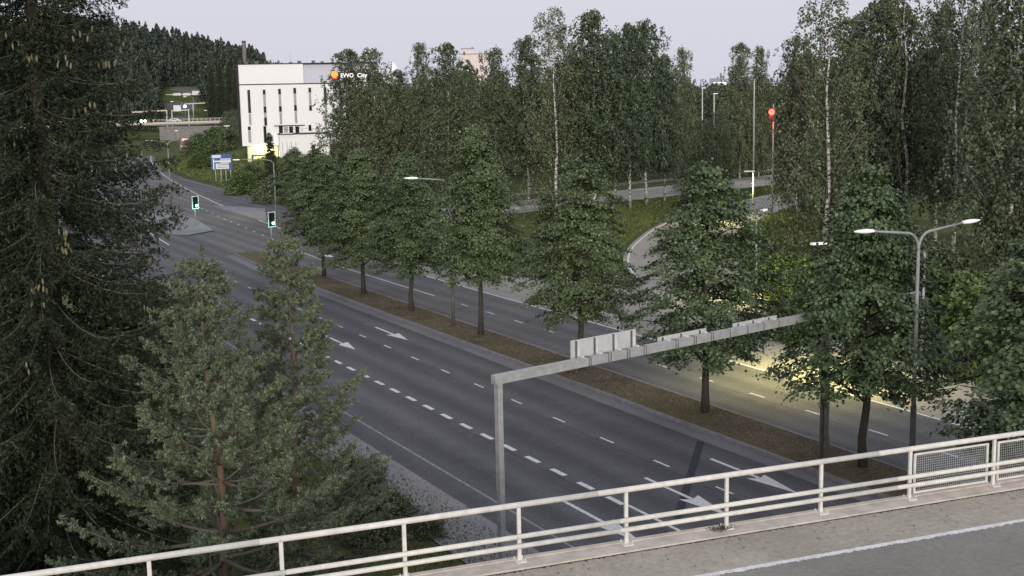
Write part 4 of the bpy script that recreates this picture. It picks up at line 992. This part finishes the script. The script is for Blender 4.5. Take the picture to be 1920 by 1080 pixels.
for x, L in cols:
    for kk, a, b in L:
        w = .52 if kk == 'd' else .46; m = MB(); m.box((x, -.02, (zz_(a) + zz_(b)) / 2), (w, .10, zz_(a) - zz_(b))); wn = m.build('window', M['glass' if kk == 'd' else 'panel_grey'], wb)
        if kk == 'd': m = MB(); m.box((x, -.085, zz_(b) - .05), (w + .1, .10, .07)); m.build('sill', M['dark_trim'], wn)
for x, L in [(1.5, [('d', 236, 243), ('g', 244, 266)]), (4.5, [('d', 236, 267)]), (7.6, [('d', 237, 250)]), (8.6, [('g', 238, 249)]), (9.6, [('d', 238, 250)]), (10.8, [('d', 238, 250)]), (13.3, [('d', 236, 247)])]:
    for kk, a, b in L:
        m = MB(); m.box((x, -.02, (zz_(a) + zz_(b)) / 2), (.55 if x < 6 or x > 13 else .75, .10, zz_(a) - zz_(b))); m.build('window', M['glass' if kk == 'd' else 'panel_grey'], wb)
m = MB(); m.box((9.3, -.05, zz_(236)), (6.0, .5, .14)); m.build('canopy', M['dark_trim'], wb)
# recessed lower storey and annex
m = MB(); m.box((3.9, 1.6, (zz_(312) + z0) / 2), (5.9, 3.0, z0 - zz_(312) - .04)); pl = m.build('lower_storey', M['plinth'], wb)
m = MB(); m.box((3.9, .05, zz_(290)), (4.3, .12, .18)); m.box((1.85, .05, (zz_(290) + zz_(300)) / 2), (.25, .12, 1.1)); m.build('garage_frame', M['dark_trim'], pl)
m = MB(); m.box((11.8, -2.0, (zz_(318) + zz_(252)) / 2), (9.6, 6.6, zz_(252) - zz_(318))); an = m.build('annex', M['white_wall'], wb)
m = MB(); m.box((11.8, -2.0, zz_(251)), (9.9, 6.9, .16)); m.build('roof', M['dark_trim'], an)
m = MB(); m.box((8.4, -5.6, zz_(249.5)), (2.3, 1.2, .12)); m.build('awning', M['signwhite'], an)
for k in range(4): m = MB(); m.box((7.5 + k * .85, -5.33, (zz_(265) + zz_(298)) / 2), (.10, .06, 3.4)); m.build('wall_rib', M['panel_grey'], an)
m = MB(); m.box((13.4, -5.33, (zz_(272) + zz_(296)) / 2), (.7, .08, 2.5)); m.build('window', M['glass'], an)
m = MB(); m.box((11.8, -5.33, zz_(297)), (9.7, .10, .14)); m.build('ledge', M['dark_trim'], an)
for k in range(5):
    m = MB(); m.box((7.6 + k * 1.9, -5.1, zz_(246.5)), (.07, .07, 1.0)); m.build('roof_rail_post', M['dark_trim'], an)
m = MB(); m.box((11.6, -5.1, zz_(242)), (9, .05, .05)); m.build('roof_rail', M['dark_trim'], an)
m = MB(); m.box((3.9, -.12, z0 - .12), (1.4, .16, .14)); m.build('wall_lamp', emit('wall_lamp', (1, .95, .5), 1.6), pl)
ld = bpy.data.lights.new('wall_light', 'AREA'); ld.shape = 'RECTANGLE'; ld.size = 3; ld.size_y = .3; ld.energy = 300; ld.color = (1, .9, .35)
lo = bpy.data.objects.new('wall_light', ld); COL.objects.link(lo); lo.parent = pl; lo.location = (3.9, -.9, z0 - .15); lo.rotation_euler = (math.radians(28), 0, 0)
# lit letters and round emblem, standing on a frame before the birches
D_ = 163.0; (sx, sy), sa = frame_at(631, D_, 0.02); sp_ = D_ / F
st = thing('company_sign', 'lit sign with round yellow emblem and white letters among the left birches', 'sign', (sx, sy, 0), sa)
zc_ = H - (143 - 189) * sp_; gy_ = float(hgt(sx, sy))
m = MB()
for x in (1.4, 1.9): m.path([(x, 3.6, gy_), (x, 3.6, zc_ - .2), (x, .2, zc_ - .1)], .05, 6)
m.build('frame', M['galv_dark'], st)
m = MB(); m.path([(-.10, -.06, zc_), (-.10, .08, zc_)], .62, 20); em = m.build('emblem', M['dark_trim'], st)
m = MB(); m.path([(-.12, -.12, zc_ + .15), (-.12, -.065, zc_ + .15)], .46, 18); m.build('emblem_disc', M['lit_orange'], em)
m = MB(); m.box((-.10, -.13, zc_ - .38), (.62, .05, .16)); m.build('emblem_bar', M['lit_red'], em)
def text(body, size, loc, mat, parent, name, rot=(math.pi / 2, 0, 0), ext=.03, sx_=1.0):
    cu = bpy.data.curves.new(name, 'FONT'); cu.body = body; cu.size = size; cu.extrude = ext; cu.align_x = 'LEFT'; cu.offset = size * .018
    tmp = bpy.data.objects.new(name, cu); COL.objects.link(tmp); dg = bpy.context.evaluated_depsgraph_get(); me = bpy.data.meshes.new_from_object(tmp.evaluated_get(dg)); bpy.data.objects.remove(tmp)
    me.materials.clear(); me.materials.append(mat); o = bpy.data.objects.new(name, me); COL.objects.link(o); o.location = loc; o.rotation_euler = rot; o.scale = (sx_, 1, 1); o.parent = parent; return o
m = MB(); m.box((2.5, .05, zc_ + .02), (3.9, .08, .74)); bb = m.build('letter_board', M['dark_trim'], st)
text('EVVO', .74, (.66, -.06, zc_ - .26), M['lit_white'], bb, 'letters', sx_=.92)
text('City', .74, (2.85, -.06, zc_ - .26), M['lit_white'], bb, 'letters', sx_=1.05)

# tank with dome and mast behind the building
(x, y), a = frame_at(740, 330, 0); s = 330 / F
t = thing('storage_tank', 'white domed tank peeping out above the birches right of the lit letters', 'tank', (x, y, 0), a)
zb = H - (140 - 187) * s; zt = H - (118 - 187) * s
m = MB(); m.path([(0, 0, 0), (0, 0, zb), (0, 0, zb + .9), (0, 0, zb + 1.8), (0, 0, zt)], [1.9, 1.9, 1.75, 1.25, .2], 24); m.build('shell', M['white_wall'], t)
m = MB(); m.box((1.0, -.5, zb + .35), (4.6, .3, .12)); m.build('walkway', M['lamp_grey'], t)
(x, y), a = frame_at(693, 250, 0); s = 250 / F
t = thing('light_mast', 'tall white light mast whose head shows above the second birch', 'lamp mast', (x, y, 0), a)
zt = H - (92 - 188) * s; m = MB(); m.path([(0, 0, 3), (0, 0, zt)], [.18, .10], 8); m.build('pole', M['lamp_white_paint'], t)
m = MB(); m.box((0, 0, zt - 1.6), (1.0, .4, 2.1)); m.build('lamp_head', M['lamp_white'], t)
# pink building on the skyline
(x, y), a = frame_at(868, 600, 0); s = 600 / F
t = thing('apartment_block', 'faraway pale pink block with a lower wing rising above the birch tops', 'building', (x, y, 0), a)
zt = lambda v: H - (v - 184) * s
m = MB(); m.box((24 * s / 2, 5, zt(94) / 2), (24 * s, 10, zt(94))); m.build('tower', M['pink'], t)
m = MB(); m.box((-4 * s + 52 * s / 2, 4.5, zt(104) / 2), (52 * s, 12, zt(104))); m.build('wall', M['pink'], t)
m = MB(); m.box((11.6 * s, 5, zt(93.5)), (25.5 * s, 10.6, .35)); m.box((22 * s, 4.5, zt(103.5)), (53 * s, 12.6, .3)); m.build('roof', M['roof_grey'], t)
m = MB(); m.box((1.2, -1.65, zt(103) + .2), (.9, .3, 1.6)); m.build('vent', M['galv_dark'], t)
m = MB(); m.box((20 * s, 5, zt(92.5)), (.8, .8, 1.0)); m.build('chimney', M['galv_dark'], t)
# chimney on the hill
(x, y), a = frame_at(463, 700, 0); s = 700 / F; t = thing('chimney', 'grey brick chimney standing above the wooded hill left of the white building', 'chimney', (x, y, float(hgt(x, y))), a)
hz = H - (79 - 192) * s - float(hgt(x, y)); m = MB(); m.path([(0, 0, -1), (0, 0, hz)], [1.25, 1.05], 14); m.build('shaft', M['brick'], t)
m = MB(); m.path([(0, 0, hz - .9), (0, 0, hz + .1)], 1.2, 14); m.build('rim', M['galv_dark'], t)
# far factory at the right
(x, y), a = frame_at(1330, 520, 0); s = 520 / F; zt = lambda v: H - (v - 174) * s
t = thing('factory', 'grey factory roof with a chimney and a strip of lit windows beyond the right birches', 'building', (x, y, 0), a)
m = MB(); m.box((26 * s, 6, zt(156) / 2), (48 * s, 12, zt(156))); w_ = m.build('wall', M['roof_grey'], t)
for k in range(6): m = MB(); m.box((9 * s + k * 4.0 * s, -.06, zt(151.5) - 1.3), (2.9 * s, .12, 1.0)); m.build('window', M['lit_window'], w_)
m = MB(); m.box((10 * s, 6, zt(152)), (20 * s, 8, 4.5 * s * 2)); m.build('roof', M['roof_grey'], t)
m = MB(); m.box((21 * s, 6, zt(146)), (3.2 * s, 1.2, 16 * s)); m.build('chimney', M['brick'], t)
for i, (u, vt, vb, D) in enumerate([(1317, 165, 300, 190), (1339, 176, 300, 178)]):
    (x, y), a = frame_at(u, D, 0); zt_ = H - (vt - 174) * D / F
    t = thing('yard_lamp', ['white lamp mast left in the gap between the birches at the right', 'white lamp mast right in the gap between the birches, below the factory'][i], 'lamp mast', (x, y, -.05), a, 'white masts in the gap between the birches')
    m = MB(); m.path([(0, 0, 0), (0, 0, zt_)], [.11, .08], 8); m.build('pole', M['lamp_white_paint'], t); m = MB(); m.box((.2, 0, zt_ + .05), (.7, .2, .1)); m.build('lamp_head', M['lamp_white'], t)

# guard rails
def guard(name, label, P, z=.72):
    t = thing('guard_rail', label, 'guard rail', (P[0][0], P[0][1], 0)); m = MB()
    for (x0, y0), (x1, y1) in zip(P[:-1], P[1:]):
        for dz, dn in ((-.11, 0), (0, .045), (.11, 0)):
            m.beam((x0, y0 + dn, z + dz), (x1, y1 + dn, z + dz), .03, .115)
    under(m.build('rail', M['galv']), t); k = 0
    for (x0, y0), (x1, y1) in zip(P[:-1], P[1:]):
        d = math.hypot(x1 - x0, y1 - y0); n = int(d / 4)
        for i in range(n):
            q = i / n; m = MB(); m.box((x0 + (x1 - x0) * q, y0 + (y1 - y0) * q + .08, z / 2), (.06, .10, z)); under(m.build('post', M['galv_dark']), t)
guard('guard_rail', 'steel guard rail along the far side of the cross road', [(x, artY(x) + 14.3) for x in (70, 100, 130, 165, 210)])
guard('guard_rail', 'steel guard rail at the near side of the cross road by the birch trunks', [(x, artY(x) - 1.7) for x in (48, 70, 93)])

# ---- blue direction sign, red-brown sign
(x, y), a = frame_at(409, 213, .05); s = 213 / F; zg = float(hgt(x, y)); v0 = 193; zt = lambda v: H - (v - v0) * s
t = thing('direction_sign', 'blue direction sign with white panels on four posts beside the side lane', 'road sign', (x, y, zg), a); X = lambda u: (u - 409) * s
m = MB(); m.box((0, 0, (zt(289) + zt(317)) / 2 - zg), (38 * s, .08, 28 * s)); bd = m.build('board', M['blue'], t)
def pan(u0, u1, va, vb, mat, dy=-.055): m = MB(); m.box((X((u0 + u1) / 2), dy, (zt(va) + zt(vb)) / 2 - zg), ((u1 - u0) * s, .02, (vb - va) * s)); return m.build('panel', mat, bd)
pan(391.5, 408, 290, 295.5, M['signwhite']); pan(395, 426, 300.5, 303.5, M['signwhite']); pan(407, 425.5, 297, 305, M['signwhite'], -.075); pan(394, 407, 301.5, 303, M['signwhite'], -.078); pan(398, 422, 306, 316.5, M['signwhite']); pan(393, 395.3, 297, 317, M['signwhite'])
for va in (299.5, 308.5, 313): 
    m = MB(); u0, u1 = (409, 423) if va < 300 else (401, 419); r_ = random.Random(int(va)); uu = u0
    while uu < u1: w_ = r_.uniform(1.2, 2.6); m.box((X(uu + w_ / 2), -.092, zt(va) - zg), (w_ * s, .012, 1.3 * s)); uu += w_ + .5
    m.build('lettering', M['textgrey'], bd)
for u in (397, 407, 416, 425): m = MB(); h_ = zt(312) - zg; m.path([(X(u), .1, -.3), (X(u), .1, h_)], .07, 8); m.build('post', M['galv'], t)
(x, y), a = frame_at(339, 330, .05); s = 330 / F; zt = lambda v: H - (v - 195) * s; zg = float(hgt(x, y))
t = thing('direction_sign', 'small red-brown road sign on two posts before the distant overpass', 'road sign', (x, y, zg), a)
m = MB(); m.box((0, 0, zt(267) - zg), (13.5 * s, .08, 18 * s)); bd = m.build('board', M['brown'], t)
m = MB(); m.box((-.1, -.06, zt(262) - zg), (5 * s, .02, 5 * s)); m.build('panel', M['signwhite'], bd)
m = MB(); m.box((0, -.06, zt(274) - zg), (11 * s, .02, 2.2 * s)); m.build('panel', M['signwhite'], bd)
for q in (-5, 4): m = MB(); m.path([(q * s, .1, 0), (q * s, .1, zt(270) - zg)], .09, 8); m.build('post', M['galv'], t)

# ---- distant overpass with its railing, vehicles and the traffic gear beyond it
A = Vector(at(60, 241, 462)); B = Vector(at(462, 224.5, 440)); A.z = 6.7; B.z = 7.7; od = (B - A); Lo = od.length; oz = math.atan2(od.y, od.x)
t = thing('overpass', 'distant concrete overpass crossing the far road at the left', 'bridge', A)
def ov(q, n, z): p = A + od * q; d = Vector((-math.sin(oz), math.cos(oz), 0)) * n; return Vector((p.x + d.x, p.y + d.y, p.z + z))
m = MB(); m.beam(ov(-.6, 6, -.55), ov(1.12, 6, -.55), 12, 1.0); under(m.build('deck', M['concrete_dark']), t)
m = MB(); m.beam(ov(-.6, -.15, -.22), ov(1.12, -.15, -.22), .3, .85); under(m.build('edge_beam', M['concrete']), t)
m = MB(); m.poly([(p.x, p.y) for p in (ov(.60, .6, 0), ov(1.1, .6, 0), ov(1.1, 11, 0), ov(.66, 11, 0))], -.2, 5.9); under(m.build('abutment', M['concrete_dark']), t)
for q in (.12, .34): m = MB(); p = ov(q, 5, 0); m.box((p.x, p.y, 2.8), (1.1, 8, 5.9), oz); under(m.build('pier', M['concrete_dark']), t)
orl = thing('overpass_railing', 'pale post railing on the edge of the distant overpass', 'railing', A)
m = MB()
for z in (.55, .95): m.beam(ov(-.1, -.15, z + .2), ov(1.1, -.15, z + .2), .08, .09)
under(m.build('rails', M['rail']), orl)
for k in range(56): m = MB(); q = k / 50 - .02; m.beam(ov(q, -.15, .2), ov(q, -.15, 1.2), .13, .13); under(m.build('post', M['rail']), orl)

def vehicle(kind, q, n, label, lights=True, rev=False, body=(.7, .7, .72)):
    p = ov(q, n, 0); t = thing(kind, label, 'van' if kind == 'van' else 'car', (p.x, p.y, p.z - .05), oz + (math.pi if rev else 0), 'vehicles crossing the distant overpass')
    mb = simple(kind + '_paint', body, tuple(c * .9 for c in body), .5, .35); L, Wv, Hh = (5.2, 1.95, 2.2) if kind == 'van' else (4.4, 1.8, 1.45)
    prof = [(-L / 2, .35), (-L / 2, Hh * .62), (-L / 2 + .25, Hh), (L / 2 - 1.6, Hh), (L / 2 - .85, Hh * .62), (L / 2 - .05, Hh * .5), (L / 2, .35)] if kind == 'van' else [(-L / 2, .32), (-L / 2, .85), (-L / 2 + .35, .95), (-L / 2 + 1.0, 1.42), (.45, 1.45), (1.25, .95), (L / 2 - .1, .78), (L / 2, .34)]
    m = MB(); nn = len(prof); m.add([(x, -Wv / 2, z) for x, z in prof] + [(x, Wv / 2, z) for x, z in prof], [tuple(range(nn)), tuple(reversed(range(nn, 2 * nn)))] + [(i, nn + i, nn + (i + 1) % nn, (i + 1) % nn) for i in range(nn)]); m.build('body', mb, t)
    m = MB()
    for sy_ in (-1, 1): m.box((0 if kind != 'van' else L / 2 - 1.6, sy_ * (Wv / 2 + .004), Hh * .79), (2.0 if kind != 'van' else 1.0, .02, Hh * .22))
    m.build('window', M['glass'], t)
    for x in (-L * .32, L * .32):
        for sy_ in (-1, 1): m = MB(); m.path([(x, sy_ * (Wv / 2 - .16), .33), (x, sy_ * (Wv / 2 + .02), .33)], .33, 14); m.build('wheel', M['black'], t)
    if lights:
        for sy_ in (-.65, .65): m = MB(); m.path([(L / 2 - .02, sy_, .68), (L / 2 + .03, sy_, .68)], .26, 12); m.build('headlight', M['head_lit'], t)
    return t
vehicle('van', .12, 2.4, 'white van crossing the overpass behind the spruce branches', False, True, (.75, .75, .78))
vehicle('car', .665, 2.2, 'white car on the overpass next to the large white sign', False, False, (.8, .8, .82))
(x, y), a = frame_at(268, 425, 0)
t = thing('car', 'car with glaring headlights approaching the overpass at the left', 'car', (x, y, 5.2), a, 'vehicles crossing the distant overpass')
zz2 = H - (218 - 196) * 425 / F
for o in list(vehicle('car', .5, 2.3, 'tmp', False, True, (.3, .08, .07)).children): o.parent = t
for o in [o for o in bpy.data.objects if o.get('label') == 'tmp']: bpy.data.objects.remove(o)
p = ov(.52, 1.8, 0); t.location = (p.x, p.y, p.z - .05); t.rotation_euler = (0, 0, math.atan2(-p.y, -p.x))
for sy_ in (-.6, .6): m = MB(); m.path([(2.2, sy_, .75), (2.26, sy_, .75)], .42, 14); m.build('headlight', M['head_lit'], t)
# gear beyond the overpass
def bar_thing(name, label, cat, u0, v0_, u1, v1_, D, w, legs, mat='rail', signs=()):
    P0, P1 = Vector(at(u0, v0_, D)), Vector(at(u1, v1_, D)); t = thing(name, label, cat, (P0.x, P0.y, 0)); m = MB(); m.beam(P0, P1, w, w); under(m.build('beam', M[mat]), t)
    for q in legs:
        p = P0 + (P1 - P0) * q; zg = float(hgt(p.x, p.y)); m = MB(); m.path([(p.x, p.y, zg), (p.x, p.y, p.z)], w * .55, 8); under(m.build('post', M[mat]), t)
    for (a0, b0, a1, b1) in signs:
        p, q = Vector(at(a0, b0, D - .4)), Vector(at(a1, b1, D - .4)); dd = Vector((q.x - p.x, q.y - p.y, 0)); c = (p + q) / 2; m = MB(); m.box(c, (dd.length, .12, abs(p.z - q.z)), math.atan2(dd.y, dd.x)); under(m.build('sign_panel', M['signwhite']), t)
    return t
bar_thing('far_gantry', 'far pale gantry with three sign panels beyond the overpass, highest of the three', 'gantry', 311, 177.5, 379, 176.5, 620, .42, (.18, .97), 'rail', [(325, 174.5, 339, 179), (343, 174.5, 357, 179), (360, 170.5, 374, 178)])
bar_thing('far_gantry', 'bright gantry bar left of the large white sign beyond the overpass', 'gantry', 248, 210.5, 313, 207, 500, .55, (.99,), 'concrete', ())
bar_thing('far_gantry', 'thin gantry arm under the highest gantry, right of the round signal', 'gantry', 346, 195, 385, 193, 560, .36, (.40,), 'rail', ())
bar_thing('far_sign', 'large white road sign on posts just above the overpass', 'road sign', 322, 207.5, 355, 206, 490, .3, (.0, .95), 'signwhite', [(325, 197.5, 339.5, 208.5)])
def far_lamp(u, v, D, du, label, flip=False):
    p = at(u, v, D); zg = float(hgt(p[0], p[1])); (x, y), a = frame_at(u, D); t = thing('far_lamp', label, 'street lamp', (p[0], p[1], zg), a, 'small lamps around the distant overpass'); s = D / F
    m = MB(); m.path([(0, 0, 0), (0, 0, p[2] - zg - .3)], .13, 6); m.build('pole', M['lamp_grey'], t); m = MB()
    for w in du: m.path([(0, 0, p[2] - zg - .3), (w * s * .8, 0, p[2] - zg)], .08, 6)
    m.build('arm', M['lamp_grey'], t)
    for w in du: m = MB(); m.box((w * s, 0, p[2] - zg), (5.5 * s, .4, 1.1 * s)); m.build('lamp_head', M['lamp_white'], t)
far_lamp(323, 167, 640, (-15, 14), 'twin lamp left above the far gantries')
far_lamp(361, 163, 660, (-16, 13), 'highest twin lamp above the far gantries')
far_lamp(362, 181, 600, (-15,), 'single lamp between the highest gantry and the thin arm')
far_lamp(341, 190, 560, (-18,), 'single lamp left of the round signal')
far_lamp(425, 236, 330, (-2.5, 2.5), 'small post lamp before the overpass near the white building')
far_lamp(333, 245, 420, (-2,), 'tiny lamp right under the overpass deck')
far_lamp(240, 185, 520, (-6,), 'small lamp at the far left above the overpass')
far_lamp(388, 207, 520, (-2,), 'tiny lamp right of the far gantries in the trees')
p = at(346, 199.5, 545); (x, y), a = frame_at(346, 545); t = thing('far_signal', 'small round green-white signal beside the large white sign', 'traffic light', (x, y, 0), a)
m = MB(); m.path([(0, .3, float(hgt(x, y))), (0, .3, p[2] + 1)], .12, 6); m.build('pole', M['lamp_grey'], t); m = MB(); m.box((0, .1, p[2] - .1), (1.6, .3, 2.2)); m.build('housing', M['black'], t)
m = MB(); m.path([(0, -.1, p[2]), (0, -.16, p[2])], .72, 14); m.build('lens', emit('far_signal_lens', (.75, 1, .9), 2.5), t)
